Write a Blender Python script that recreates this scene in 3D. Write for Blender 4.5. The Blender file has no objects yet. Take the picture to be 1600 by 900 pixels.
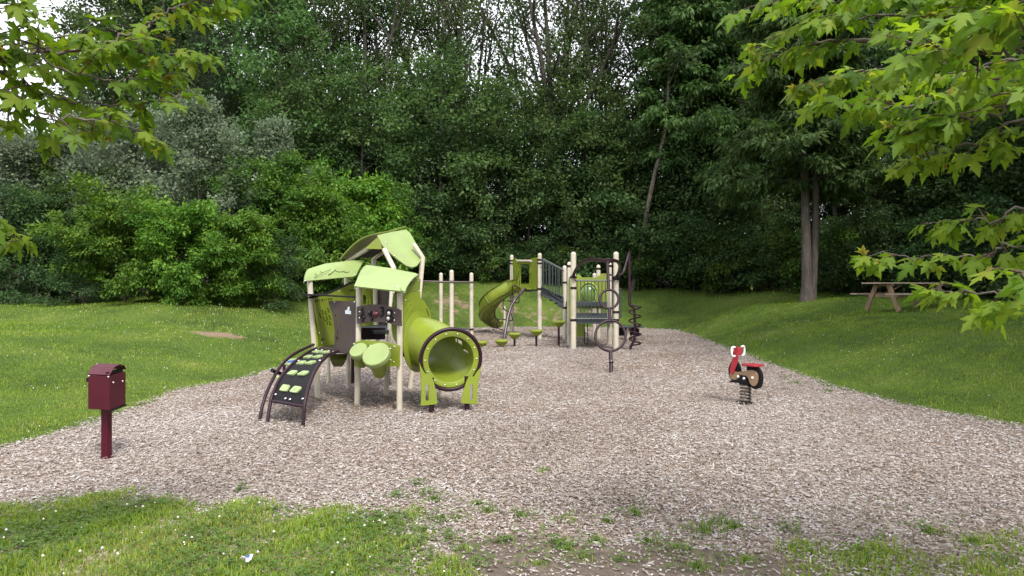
import bpy, bmesh, math, random
import numpy as np
from mathutils import Vector, Matrix
from mathutils.geometry import tessellate_polygon
R = math.radians
random.seed(7); rng = np.random.default_rng(11)
S = bpy.context.scene
COL = S.collection
F = 1111.0; EYE = 1.6
def V(*a): return Vector(a)
def P(px, py, d): return Vector(((px-800)/F*d, d, EYE-(py-450)/F*d))          # a point of the place from a sighting and its distance
def G(px, py, z=0.0):
    d = F*(EYE-z)/(py-450); return Vector(((px-800)/F*d, d, z))               # a sighting on level ground
# ------------------------------------------------------------------ materials
def nodes(name):
    m = bpy.data.materials.new(name); m.use_nodes = True
    nt = m.node_tree; nt.nodes.clear()
    return m, nt, nt.nodes.new, nt.links.new
def ramp(nt, stops):
    r = nt.nodes.new('ShaderNodeValToRGB'); e = r.color_ramp.elements
    while len(e) < len(stops): e.new(0.5)
    for k, (p, c) in enumerate(stops): e[k].position = p; e[k].color = (*c, 1)
    return r
def mat_solid(name, col, rough=0.45, var=0.12, scale=9.0, metal=0.0, bump=0.0, spec=0.5, dirt=0.0):
    m, nt, N, L = nodes(name)
    out = N('ShaderNodeOutputMaterial'); b = N('ShaderNodeBsdfPrincipled')
    tc = N('ShaderNodeTexCoord'); no = N('ShaderNodeTexNoise'); no.inputs['Scale'].default_value = scale
    no.inputs['Detail'].default_value = 6; L(tc.outputs['Object'], no.inputs['Vector'])
    c0 = tuple(x*(1-var) for x in col); c1 = tuple(min(1, x*(1+var)) for x in col)
    rp = ramp(nt, [(0.3, c0), (0.7, c1)]); L(no.outputs['Fac'], rp.inputs['Fac'])
    colout = rp.outputs['Color']
    if dirt > 0:
        n2 = N('ShaderNodeTexNoise'); n2.inputs['Scale'].default_value = 2.3; n2.inputs['Detail'].default_value = 8
        L(tc.outputs['Object'], n2.inputs['Vector'])
        r2 = ramp(nt, [(0.5, (0, 0, 0)), (0.75, (dirt, dirt, dirt))]); L(n2.outputs['Fac'], r2.inputs['Fac'])
        mx = N('ShaderNodeMix'); mx.data_type = 'RGBA'; mx.inputs['B'].default_value = (0.16, 0.13, 0.09, 1)
        L(r2.outputs['Color'], mx.inputs['Factor']); L(colout, mx.inputs['A']); colout = mx.outputs['Result']
    L(colout, b.inputs['Base Color'])
    mr = N('ShaderNodeMapRange'); mr.inputs['To Min'].default_value = rough-0.07; mr.inputs['To Max'].default_value = rough+0.1
    L(no.outputs['Fac'], mr.inputs['Value']); L(mr.outputs['Result'], b.inputs['Roughness'])
    b.inputs['Metallic'].default_value = metal; b.inputs['Specular IOR Level'].default_value = spec
    if bump > 0:
        n3 = N('ShaderNodeTexNoise'); n3.inputs['Scale'].default_value = 160; L(tc.outputs['Object'], n3.inputs['Vector'])
        bp = N('ShaderNodeBump'); bp.inputs['Strength'].default_value = bump; bp.inputs['Distance'].default_value = 0.003
        L(n3.outputs['Fac'], bp.inputs['Height']); L(bp.outputs['Normal'], b.inputs['Normal'])
    L(b.outputs['BSDF'], out.inputs['Surface'])
    return m
M = {}
M['green'] = mat_solid('lime_plastic', (0.195, 0.250, 0.022), 0.36, 0.10, 3, dirt=0.30)
M['roofgreen'] = mat_solid('lime_plastic_sky_sheen', (0.245, 0.325, 0.110), 0.42, 0.08, 3, dirt=0.28)  # lime plastic with the sky's reflection mixed into its base colour
M['darkgreen'] = mat_solid('lime_plastic_edge', (0.15, 0.195, 0.028), 0.45, 0.06, 5)
M['cream'] = mat_solid('cream_powder_coat', (0.50, 0.455, 0.365), 0.4, 0.05, 6, dirt=0.4)
M['purple'] = mat_solid('plum_powder_coat', (0.020, 0.005, 0.011), 0.42, 0.15, 8, spec=0.3)
M['plummetal'] = mat_solid('worn_plum_metal', (0.075, 0.055, 0.058), 0.35, 0.25, 14, metal=0.3)
M['brown'] = mat_solid('brown_plastic', (0.058, 0.041, 0.038), 0.5, 0.08, 6, dirt=0.2, spec=0.3)
M['black'] = mat_solid('black_rubber', (0.009, 0.008, 0.010), 0.7, 0.2, 12, bump=0.3, spec=0.2)
M['teal'] = mat_solid('grey_teal_coat', (0.042, 0.056, 0.053), 0.4, 0.1, 8)
M['deck'] = mat_solid('slate_deck_coat', (0.034, 0.040, 0.047), 0.5, 0.12, 8)
M['steel'] = mat_solid('bolt_steel', (0.62, 0.61, 0.60), 0.28, 0.1, 20, metal=0.85)
M['maroon'] = mat_solid('maroon_paint', (0.066, 0.004, 0.014), 0.44, 0.14, 5, spec=0.28, dirt=0.12)
M['red'] = mat_solid('red_plastic', (0.33, 0.02, 0.033), 0.38, 0.07, 8)
M['tan'] = mat_solid('tan_plastic', (0.26, 0.17, 0.095), 0.45, 0.06, 8)
M['white'] = mat_solid('white_plastic', (0.75, 0.75, 0.74), 0.4, 0.05, 8)
M['blue'] = mat_solid('blue_print', (0.03, 0.09, 0.34), 0.5, 0.3, 16)
M['sticker'] = mat_solid('sticker', (0.55, 0.62, 0.68), 0.5, 0.15, 50)
M['yellow'] = mat_solid('yellow_leaf', (0.60, 0.52, 0.10), 0.6, 0.1, 12)
M['gripgreen'] = mat_solid('worn_pale_green', (0.29, 0.38, 0.16), 0.5, 0.2, 25)
def mat_wood(name, c0, c1, axis):
    m, nt, N, L = nodes(name)
    out = N('ShaderNodeOutputMaterial'); b = N('ShaderNodeBsdfPrincipled'); b.inputs['Roughness'].default_value = 0.75
    tc = N('ShaderNodeTexCoord'); mp = N('ShaderNodeMapping')
    sc = [38, 38, 38]; sc[axis] = 2.2
    mp.inputs['Scale'].default_value = sc; L(tc.outputs['Object'], mp.inputs['Vector'])
    no = N('ShaderNodeTexNoise'); no.inputs['Scale'].default_value = 1.0; no.inputs['Detail'].default_value = 8; no.inputs['Distortion'].default_value = 0.6
    L(mp.outputs['Vector'], no.inputs['Vector'])
    rp = ramp(nt, [(0.3, c0), (0.7, c1)]); L(no.outputs['Fac'], rp.inputs['Fac']); L(rp.outputs['Color'], b.inputs['Base Color'])
    bp = N('ShaderNodeBump'); bp.inputs['Strength'].default_value = 0.4; bp.inputs['Distance'].default_value = 0.006
    L(no.outputs['Fac'], bp.inputs['Height']); L(bp.outputs['Normal'], b.inputs['Normal'])
    L(b.outputs['BSDF'], out.inputs['Surface']); return m
M['plank'] = mat_wood('weathered_plank', (0.25, 0.19, 0.135), (0.42, 0.34, 0.27), 0)
M['legwood'] = mat_wood('brown_timber', (0.16, 0.105, 0.062), (0.30, 0.205, 0.13), 2)
def mat_bark(name, c0, c1, sx=14):
    m, nt, N, L = nodes(name)
    out = N('ShaderNodeOutputMaterial'); b = N('ShaderNodeBsdfPrincipled'); b.inputs['Roughness'].default_value = 0.9
    tc = N('ShaderNodeTexCoord'); mp = N('ShaderNodeMapping'); mp.inputs['Scale'].default_value = (sx, sx, sx*0.16)
    L(tc.outputs['Object'], mp.inputs['Vector'])
    no = N('ShaderNodeTexNoise'); no.inputs['Scale'].default_value = 1; no.inputs['Detail'].default_value = 9; no.inputs['Roughness'].default_value = 0.65
    L(mp.outputs['Vector'], no.inputs['Vector'])
    rp = ramp(nt, [(0.35, c0), (0.68, c1)]); L(no.outputs['Fac'], rp.inputs['Fac']); L(rp.outputs['Color'], b.inputs['Base Color'])
    bp = N('ShaderNodeBump'); bp.inputs['Strength'].default_value = 0.8; bp.inputs['Distance'].default_value = 0.03
    L(no.outputs['Fac'], bp.inputs['Height']); L(bp.outputs['Normal'], b.inputs['Normal'])
    L(b.outputs['BSDF'], out.inputs['Surface']); return m
M['bark'] = mat_bark('grey_bark', (0.055, 0.045, 0.036), (0.17, 0.145, 0.12))
M['barkdark'] = mat_bark('dark_bark', (0.03, 0.025, 0.02), (0.09, 0.075, 0.062))
M['barkmid'] = mat_bark('brown_grey_bark', (0.042, 0.034, 0.028), (0.120, 0.100, 0.083))
M['barkpale'] = mat_bark('pale_bark', (0.13, 0.12, 0.10), (0.30, 0.28, 0.24), 18)
M['twig'] = mat_bark('maple_twig', (0.05, 0.028, 0.02), (0.12, 0.075, 0.055), 40)
def mat_leaf(name, dark, light, trans=0.35, under=None, attr='tint', hue=0.025, rough=0.45, tsh=0.49, vv=0.28):
    m, nt, N, L = nodes(name)
    out = N('ShaderNodeOutputMaterial')
    at = N('ShaderNodeAttribute'); at.attribute_name = attr
    if isinstance(dark[0], tuple): stops = [(k/(len(dark)-1), c) for k, c in enumerate(dark)]
    else: stops = [(0.0, dark), (1.0, light)]
    rp = ramp(nt, stops); L(at.outputs['Fac'], rp.inputs['Fac'])
    oi = N('ShaderNodeObjectInfo'); hs = N('ShaderNodeHueSaturation')
    m1 = N('ShaderNodeMapRange'); m1.inputs['To Min'].default_value = 0.5-hue; m1.inputs['To Max'].default_value = 0.5+hue
    m2 = N('ShaderNodeMapRange'); m2.inputs['To Min'].default_value = 1-vv; m2.inputs['To Max'].default_value = 1+vv*1.1
    L(oi.outputs['Random'], m1.inputs['Value']); L(oi.outputs['Random'], m2.inputs['Value'])
    L(m1.outputs['Result'], hs.inputs['Hue']); L(m2.outputs['Result'], hs.inputs['Value']); L(rp.outputs['Color'], hs.inputs['Color'])
    c = hs.outputs['Color']
    if under:
        ge = N('ShaderNodeNewGeometry'); mx = N('ShaderNodeMix'); mx.data_type = 'RGBA'; mx.inputs['B'].default_value = (*under, 1)
        L(ge.outputs['Backfacing'], mx.inputs['Factor']); L(c, mx.inputs['A']); c = mx.outputs['Result']
    d = N('ShaderNodeBsdfPrincipled'); d.inputs['Roughness'].default_value = rough+0.1; d.inputs['Specular IOR Level'].default_value = 0.22
    L(c, d.inputs['Base Color'])
    t = N('ShaderNodeBsdfTranslucent'); h2 = N('ShaderNodeHueSaturation'); h2.inputs['Hue'].default_value = tsh; h2.inputs['Saturation'].default_value = 1.1; h2.inputs['Value'].default_value = 1.25
    L(c, h2.inputs['Color']); L(h2.outputs['Color'], t.inputs['Color'])
    ms = N('ShaderNodeMixShader'); ms.inputs['Fac'].default_value = trans
    L(d.outputs['BSDF'], ms.inputs[1]); L(t.outputs['BSDF'], ms.inputs[2]); L(ms.outputs['Shader'], out.inputs['Surface'])
    return m
# ------------------------------------------------------------------ mesh helpers
ORG = {}
class MB:
    def __init__(s): s.v = []; s.f = []
    def add(s, vs, fs):
        o = len(s.v); s.v.extend([Vector(x) for x in vs]); s.f.extend([tuple(o+i for i in f) for f in fs]); return s
    def box(s, c, size, rot=None):
        c = Vector(c); h = [x/2 for x in size]; vs = []
        for x in (-1, 1):
            for y in (-1, 1):
                for z in (-1, 1):
                    p = Vector((x*h[0], y*h[1], z*h[2]))
                    if rot is not None: p = rot @ p
                    vs.append(c+p)
        return s.add(vs, [(0, 1, 3, 2), (4, 6, 7, 5), (0, 4, 5, 1), (2, 3, 7, 6), (0, 2, 6, 4), (1, 5, 7, 3)])
    def tube(s, pts, r, n=10, closed=False, cap=True):
        pts = [Vector(p) for p in pts]; m = len(pts)
        rs = r if isinstance(r, (list, tuple)) else [r]*m
        T = []
        for i in range(m):
            a = pts[(i-1) % m] if (closed or i > 0) else pts[i]; b = pts[(i+1) % m] if (closed or i < m-1) else pts[i]
            T.append((b-a).normalized())
        up = Vector((0, 0, 1)) if abs(T[0].z) < 0.9 else Vector((1, 0, 0))
        u = (up - T[0]*up.dot(T[0])).normalized(); vs = []
        for i in range(m):
            u = (u - T[i]*u.dot(T[i])).normalized(); w = T[i].cross(u)
            for k in range(n):
                a = 2*math.pi*k/n; vs.append(pts[i]+(u*math.cos(a)+w*math.sin(a))*rs[i])
        fs = []
        for i in range(m if closed else m-1):
            j = (i+1) % m
            for k in range(n): fs.append((i*n+k, i*n+(k+1) % n, j*n+(k+1) % n, j*n+k))
        if not closed and cap: fs.append(tuple(range(n))[::-1]); fs.append(tuple((m-1)*n+k for k in range(n)))
        return s.add(vs, fs)
    def lathe(s, o, axis, prof, n=24, cap=True):
        o = Vector(o); ax = Vector(axis).normalized(); t = Vector((0, 0, 1)) if abs(ax.z) < 0.9 else Vector((1, 0, 0))
        u = ax.cross(t).normalized(); w = ax.cross(u); vs = []; m = len(prof)
        for (r, h) in prof:
            for k in range(n):
                a = 2*math.pi*k/n; vs.append(o+ax*h+(u*math.cos(a)+w*math.sin(a))*r)
        fs = [(i*n+k, i*n+(k+1) % n, (i+1)*n+(k+1) % n, (i+1)*n+k) for i in range(m-1) for k in range(n)]
        if cap: fs.append(tuple(range(n))[::-1]); fs.append(tuple((m-1)*n+k for k in range(n)))
        return s.add(vs, fs)
    def ball(s, c, r, n=10, sc=(1, 1, 1)):
        c = Vector(c); m = n//2+1; vs = []
        for i in range(m+1):
            t = math.pi*i/m
            for k in range(n):
                a = 2*math.pi*k/n; vs.append(c+Vector((r*sc[0]*math.sin(t)*math.cos(a), r*sc[1]*math.sin(t)*math.sin(a), r*sc[2]*math.cos(t))))
        return s.add(vs, [(i*n+k, (i+1)*n+k, (i+1)*n+(k+1) % n, i*n+(k+1) % n) for i in range(m) for k in range(n)])
    def slab(s, loops, nrm, th):
        """outline (first loop) with holes (the others), lying in one plane, given thickness th along -nrm"""
        nrm = Vector(nrm).normalized(); flat = [Vector(p) for lp in loops for p in lp]; n = len(flat)
        tris = tessellate_polygon([[Vector(p) for p in lp] for lp in loops]); fs = []
        for t in tris:
            a, b, c = (flat[i] for i in t)
            if (b-a).cross(c-a).dot(nrm) < 0: t = (t[0], t[2], t[1])
            fs.append(tuple(t)); fs.append((t[0]+n, t[2]+n, t[1]+n))
        o = 0
        for lp in loops:
            k = len(lp)
            for i in range(k): j = (i+1) % k; fs.append((o+i, o+j, o+j+n, o+i+n))
            o += k
        return s.add(flat+[p-nrm*th for p in flat], fs)
    def sheet(s, rows, th):
        """a curved sheet through rows of points, thickness th along the local normal"""
        nr, nc = len(rows), len(rows[0]); A = [[Vector(p) for p in r] for r in rows]; top = []; bot = []
        for i in range(nr):
            for j in range(nc):
                du = A[min(i+1, nr-1)][j]-A[max(i-1, 0)][j]; dv = A[i][min(j+1, nc-1)]-A[i][max(j-1, 0)]
                nn = du.cross(dv)
                nn = nn.normalized() if nn.length > 1e-9 else Vector((0, 0, 1))
                top.append(A[i][j]); bot.append(A[i][j]-nn*th)
        n = nr*nc; ix = lambda i, j: i*nc+j; fs = []
        for i in range(nr-1):
            for j in range(nc-1):
                q = (ix(i, j), ix(i+1, j), ix(i+1, j+1), ix(i, j+1)); fs.append(q); fs.append(tuple(k+n for k in q[::-1]))
        b = [ix(0, j) for j in range(nc)]+[ix(i, nc-1) for i in range(1, nr)]+[ix(nr-1, j) for j in range(nc-2, -1, -1)]+[ix(i, 0) for i in range(nr-2, 0, -1)]
        for a, c in zip(b, b[1:]+b[:1]): fs.append((a, c, c+n, a+n))
        return s.add(top+bot, fs)
    def build(s, name, mat, parent=None, smooth=40, bevel=0.0, solid=0.0):
        me = bpy.data.meshes.new(name); o = ORG.get(parent.name, Vector()) if parent else Vector()
        me.from_pydata([tuple(p-o) for p in s.v], [], s.f); me.materials.append(mat)
        bm = bmesh.new(); bm.from_mesh(me); bmesh.ops.recalc_face_normals(bm, faces=bm.faces); bm.to_mesh(me); bm.free()
        if smooth:
            me.polygons.foreach_set('use_smooth', [True]*len(me.polygons)); me.set_sharp_from_angle(angle=R(smooth))
        ob = bpy.data.objects.new(name, me); COL.objects.link(ob)
        if parent: ob.parent = parent; ORG[ob.name] = o
        else: ORG[ob.name] = Vector()
        if solid:
            q = ob.modifiers.new('thickness', 'SOLIDIFY'); q.thickness = solid; q.offset = -1
        if bevel:
            q = ob.modifiers.new('edge', 'BEVEL'); q.width = bevel; q.segments = 2; q.limit_method = 'ANGLE'; q.angle_limit = R(50); q.harden_normals = True
        return ob
def tag(o, label=None, cat=None, group=None, kind=None):
    if label: o['label'] = label
    if cat: o['category'] = cat
    if group: o['group'] = group
    if kind: o['kind'] = kind
    return o
def thing(name, loc, label, cat, group=None):
    o = bpy.data.objects.new(name, None); COL.objects.link(o); o.location = loc; o.empty_display_size = 0.2
    ORG[o.name] = Vector(loc); return tag(o, label, cat, group)
class Plane:
    def __init__(s, p, n): s.p = Vector(p); s.n = Vector(n).normalized()
    def __call__(s, px, py, off=0.0):
        c = Vector((0, 0, EYE)); d = Vector(((px-800)/F, 1, (450-py)/F)); o = s.p+s.n*off
        return c+d*((o-c).dot(s.n)/d.dot(s.n))
def vplane(a, b):                                           # the upright plane through two ground points, facing the viewer's side
    d = Vector((b[0]-a[0], b[1]-a[1], 0)); n = Vector((d.y, -d.x, 0)).normalized()
    if n.y > 0: n = -n
    return Plane((a[0], a[1], 0), n)
def tplane(a, b, c):
    n = (Vector(b)-Vector(a)).cross(Vector(c)-Vector(a)).normalized()
    if n.y > 0: n = -n
    return Plane(a, n)
def spline(pts, n=8, closed=False):
    pts = [Vector(p) for p in pts]; m = len(pts); out = []
    for i in range(m if closed else m-1):
        if closed: p0, p1, p2, p3 = pts[(i-1) % m], pts[i], pts[(i+1) % m], pts[(i+2) % m]
        else: p0, p1, p2, p3 = pts[max(i-1, 0)], pts[i], pts[i+1], pts[min(i+2, m-1)]
        for k in range(n):
            t = k/n; out.append(0.5*((2*p1)+(p2-p0)*t+(2*p0-5*p1+4*p2-p3)*t*t+(3*p1-p0-3*p2+p3)*t**3))
    if not closed: out.append(pts[-1])
    return out
def slot(pl, x, y, w, h, slant=0.0, off=0.0, n=8):           # a rounded slot outline in a panel's plane
    pts = []
    for k in range(n): a = math.pi*k/(n-1); pts.append((x+w/2*math.cos(a)-slant*h/2, y-h/2+w/2-w/2*math.sin(a)))
    for k in range(n): a = math.pi+math.pi*k/(n-1); pts.append((x+w/2*math.cos(a)+slant*h/2, y+h/2-w/2-w/2*math.sin(a)))
    return [pl(a, b, off) for a, b in pts]
def panel(pl, outline, th, holes=(), off=0.0, sp=0):
    lp = [pl(x, y, off) for x, y in outline]
    if sp: lp = spline(lp, sp, True)
    return MB().slab([lp]+list(holes), pl.n, th)
def bolts(parent, pts, nrm, r=0.014):
    nrm = Vector(nrm).normalized()
    for p in pts: MB().lathe(Vector(p)-nrm*0.002, nrm, [(r, 0), (r*0.95, 0.004), (r*0.6, 0.009), (0.001, 0.011)], 8, False).build('bolt', M['steel'], parent)
def text(parent, name, s, origin, u, v, nrm, size, mat, depth=0.003, align='LEFT'):
    cu = bpy.data.curves.new(name, 'FONT'); cu.body = s; cu.size = size; cu.extrude = depth; cu.align_x = align; cu.resolution_u = 2
    tmp = bpy.data.objects.new('text_tmp', cu); COL.objects.link(tmp)
    dg = bpy.context.evaluated_depsgraph_get(); me = bpy.data.meshes.new_from_object(tmp.evaluated_get(dg))
    bpy.data.objects.remove(tmp); bpy.data.curves.remove(cu)
    u = Vector(u).normalized(); nrm = Vector(nrm).normalized(); v = nrm.cross(u)
    me.transform(Matrix(((u.x, v.x, nrm.x, origin[0]), (u.y, v.y, nrm.y, origin[1]), (u.z, v.z, nrm.z, origin[2]), (0, 0, 0, 1))))
    o = ORG[parent.name]; me.transform(Matrix.Translation(-o)); me.materials.clear(); me.materials.append(mat)
    ob = bpy.data.objects.new(name, me); COL.objects.link(ob); ob.parent = parent; ORG[ob.name] = o
    return ob
# ------------------------------------------------------------------ camera, light, sky
cam = bpy.data.cameras.new('camera'); cam.sensor_width = 36; cam.lens = 36*F/1600; cam.clip_end = 2000; cam.clip_start = 0.05
co = bpy.data.objects.new('camera', cam); COL.objects.link(co); co.location = (0, 0, EYE); co.rotation_euler = (R(90), 0, 0); S.camera = co
SUN_EL, SUN_AZ = 52, 155            # azimuth clockwise from +Y: behind the viewer, to the right
w = bpy.data.worlds.new('World'); S.world = w; w.use_nodes = True
nt = w.node_tree; nt.nodes.clear(); N = nt.nodes.new; L = nt.links.new
wo = N('ShaderNodeOutputWorld'); bg = N('ShaderNodeBackground'); sk = N('ShaderNodeTexSky'); sk.sky_type = 'NISHITA'; sk.sun_disc = False
sk.sun_elevation = R(SUN_EL); sk.sun_rotation = R(SUN_AZ); sk.dust_density = 4.0; sk.air_density = 1.2
hs = N('ShaderNodeHueSaturation'); hs.inputs['Saturation'].default_value = 0.32; hs.inputs['Value'].default_value = 1.0
tc = N('ShaderNodeTexCoord'); cn = N('ShaderNodeTexNoise'); cn.inputs['Scale'].default_value = 2.2; cn.inputs['Detail'].default_value = 6
mx = N('ShaderNodeMix'); mx.data_type = 'RGBA'; mx.inputs['B'].default_value = (9.6, 9.7, 10.4, 1)      # thin bright overcast over the sky
cr = ramp(nt, [(0.3, (0.55, 0.55, 0.55)), (0.7, (0.9, 0.9, 0.9))])
L(tc.outputs['Generated'], cn.inputs['Vector']); L(cn.outputs['Fac'], cr.inputs['Fac']); L(cr.outputs['Color'], mx.inputs['Factor'])
L(sk.outputs['Color'], hs.inputs['Color']); L(hs.outputs['Color'], mx.inputs['A']); L(mx.outputs['Result'], bg.inputs['Color'])
bg.inputs['Strength'].default_value = 0.13; L(bg.outputs['Background'], wo.inputs['Surface'])
sl = bpy.data.lights.new('sun', 'SUN'); sl.energy = 2.6; sl.angle = R(14); sl.color = (1, 0.96, 0.89)
so = bpy.data.objects.new('sun', sl); COL.objects.link(so)
sd = Vector((math.sin(R(SUN_AZ))*math.cos(R(SUN_EL)), math.cos(R(SUN_AZ))*math.cos(R(SUN_EL)), math.sin(R(SUN_EL))))
so.rotation_euler = sd.to_track_quat('Z', 'Y').to_euler(); so.location = (0, -10, 40)
S.view_settings.view_transform = 'Standard'; S.view_settings.look = 'None'; S.view_settings.gamma = 1; S.view_settings.exposure = 0.80
S.render.engine = 'CYCLES'
cy = S.cycles; cy.max_bounces = 7; cy.diffuse_bounces = 4; cy.glossy_bounces = 3; cy.transmission_bounces = 4; cy.transparent_max_bounces = 8
cy.use_denoising = True; cy.sample_clamp_indirect = 8
try: cy.denoiser = 'OPENIMAGEDENOISE'
except Exception: pass
# ------------------------------------------------------------------ the ground
EDGE = [(-5.15, -6), (-5.1, 4), (-5.1, 7.08), (-4.97, 7.8), (-5.04, 9.4), (-5.2, 11.2), (-4.83, 12.3), (-4.68, 14.2), (-4.6, 16), (-4.5, 20), (-4.2, 24),
        (-3.3, 27.0), (-1.0, 28.8), (1.2, 29.3), (3.4, 28.8), (5.2, 28.3), (6.3, 27.0), (6.2, 24), (5.75, 19.5), (5.45, 14.7), (5.2, 11.8), (5.34, 9.7), (5.7, 8.63), (5.9, 8.1), (7.2, 6.9), (9.5, 5.2), (13, 2.5), (16, -6)]
EP = np.array(EDGE)
def seg_dist(x, y, poly):
    x = np.asarray(x, float).ravel(); y = np.asarray(y, float).ravel()
    best = np.full(x.shape, 1e9); inside = np.zeros(x.shape, bool); n = len(poly)
    for i in range(n):
        ax, ay = poly[i]; bx, by = poly[(i+1) % n]; dx, dy = bx-ax, by-ay
        t = np.clip(((x-ax)*dx+(y-ay)*dy)/(dx*dx+dy*dy), 0, 1)
        best = np.minimum(best, np.hypot(x-ax-t*dx, y-ay-t*dy))
        c = ((ay > y) != (by > y)) & (x < (bx-ax)*(y-ay)/((by-ay) if by != ay else 1e-9)+ax); inside ^= c
    return best, inside
AMP = np.array([(-1, 33, 2.25), (3, 33, 2.0), (6, 33, 1.8), (9, 30, 1.65), (11.3, 25, 1.42), (11.2, 21, 1.12), (15, 20, 1.15), (7, 9, 0.75), (12, 9, 0.95), (9, 14, 1.0),
                (-9.9, 22, 1.35), (-14, 22, 1.05), (-8.3, 28, 1.75), (-5, 31, 2.05), (-9, 12, 0.8), (-11, 15, 0.85), (-7, 6, 0.35), (-10, 4, 0.4), (-9, -4, 0.2), (14, -4, 0.4), (20, 12, 1.1),
                (-20, 20, 0.8), (-25, 40, 1.6), (0, 48, 2.6), (0, 70, 5.5), (-30, 70, 4.5), (30, 70, 5.5), (0, 110, 9), (-70, 110, 7), (70, 110, 9), (30, 40, 2.2), (22, 30, 1.8), (-40, 0, 0.4), (40, 0, 0.8), (0, 250, 9), (-250, 100, 5), (250, 100, 6)], float)
def lump(x, y): return 0.05*np.sin(x*0.9+1.3*np.sin(y*0.5))*np.cos(y*0.73+0.4)+0.025*np.sin(x*2.3+y*1.1)*np.sin(y*1.9-x*0.6)
def hgt(x, y):
    x = np.asarray(x, float); y = np.asarray(y, float); sh = x.shape; x = x.ravel(); y = y.ravel()
    d, ins = seg_dist(x, y, EDGE); s = np.where(ins, 0, d)
    wsum = np.zeros_like(x); asum = np.zeros_like(x)
    for ax, ay, a in AMP:
        wt = 1/((x-ax)**2+(y-ay)**2+1.5)**1.7; wsum += wt; asum += wt*a
    pr = 1-np.exp(-(s/3.0)**1.35)
    z = pr*asum/wsum+lump(x, y)*np.clip(s/1.5, 0, 1)
    z = np.where(y < -2, z*np.clip((y+14)/12, 0, 1), z)
    return np.where(ins, -0.03*np.clip(d/0.3, 0, 1), z).reshape(sh)
def hz(x, y): return float(hgt(np.array([x]), np.array([y]))[0])
NEAR = [(-5.2, 4.6), (-3.67, 5.1), (-3.34, 5.3), (-2.93, 5.46), (-2.34, 5.22), (-1.62, 5.17), (-1.1, 5.1), (-0.74, 4.98), (-0.55, 4.62), (-0.5, 4.3), (-0.25, 3.9), (0.1, 3.3), (0.2, 1.0), (-6, 1.0)]
NEAR2 = [(1.55, 3.2), (1.62, 3.95), (1.75, 4.25), (2.15, 4.45), (2.45, 4.3), (2.6, 3.9), (2.6, 3.2)]
NEAR3 = [(2.75, 3.2), (2.7, 4.2), (2.95, 4.6), (3.6, 4.5), (4.2, 4.2), (4.2, 3.2)]
DIRT = [(-0.4, 3.0), (-0.45, 4.05), (-0.35, 4.5), (0.05, 4.55), (0.45, 4.35), (0.9, 4.42), (1.3, 4.25), (1.75, 4.1), (1.9, 3.0)]
def axis_pts(lo, hi, fine_lo, fine_hi, step, grow=1.25):
    a = list(np.arange(fine_lo, fine_hi+1e-6, step)); s = step; q = fine_hi
    while q < hi: s *= grow; q += s; a.append(q)
    s = step; q = fine_lo; pre = []
    while q > lo: s *= grow; q -= s; pre.append(q)
    return np.array(pre[::-1]+a)
gx = axis_pts(-900, 900, -22, 22, 0.3); gy = axis_pts(-300, 1200, -6, 44, 0.3)
XX, YY = np.meshgrid(gx, gy, indexing='ij'); ZZ = hgt(XX, YY)
def grid_obj(name, XX, YY, ZZ, mat):
    nx, ny = XX.shape; me = bpy.data.meshes.new(name)
    co_ = np.stack([XX, YY, ZZ], -1).reshape(-1, 3).astype(np.float32)
    i, j = np.meshgrid(np.arange(nx-1), np.arange(ny-1), indexing='ij'); a = (i*ny+j).ravel()
    f = np.stack([a, a+ny, a+ny+1, a+1], 1).astype(np.int32); raw(me, co_, f)
    me.materials.append(mat); me.polygons.foreach_set('use_smooth', np.ones(len(f), bool))
    o = bpy.data.objects.new(name, me); COL.objects.link(o); ORG[o.name] = Vector(); return o
def raw(me, co_, f):
    n, k = f.shape
    me.vertices.add(len(co_)); me.vertices.foreach_set('co', np.ascontiguousarray(co_, np.float32).ravel())
    me.loops.add(n*k); me.loops.foreach_set('vertex_index', np.ascontiguousarray(f, np.int32).ravel())
    me.polygons.add(n); me.polygons.foreach_set('loop_start', np.arange(0, n*k, k, dtype=np.int32))
    try: me.polygons.foreach_set('loop_total', np.full(n, k, np.int32))
    except Exception: pass
    me.update(calc_edges=True)
def tint_attr(me, vals):
    at = me.attributes.new('tint', 'FLOAT', 'POINT'); at.data.foreach_set('value', np.ascontiguousarray(vals, np.float32))
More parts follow.
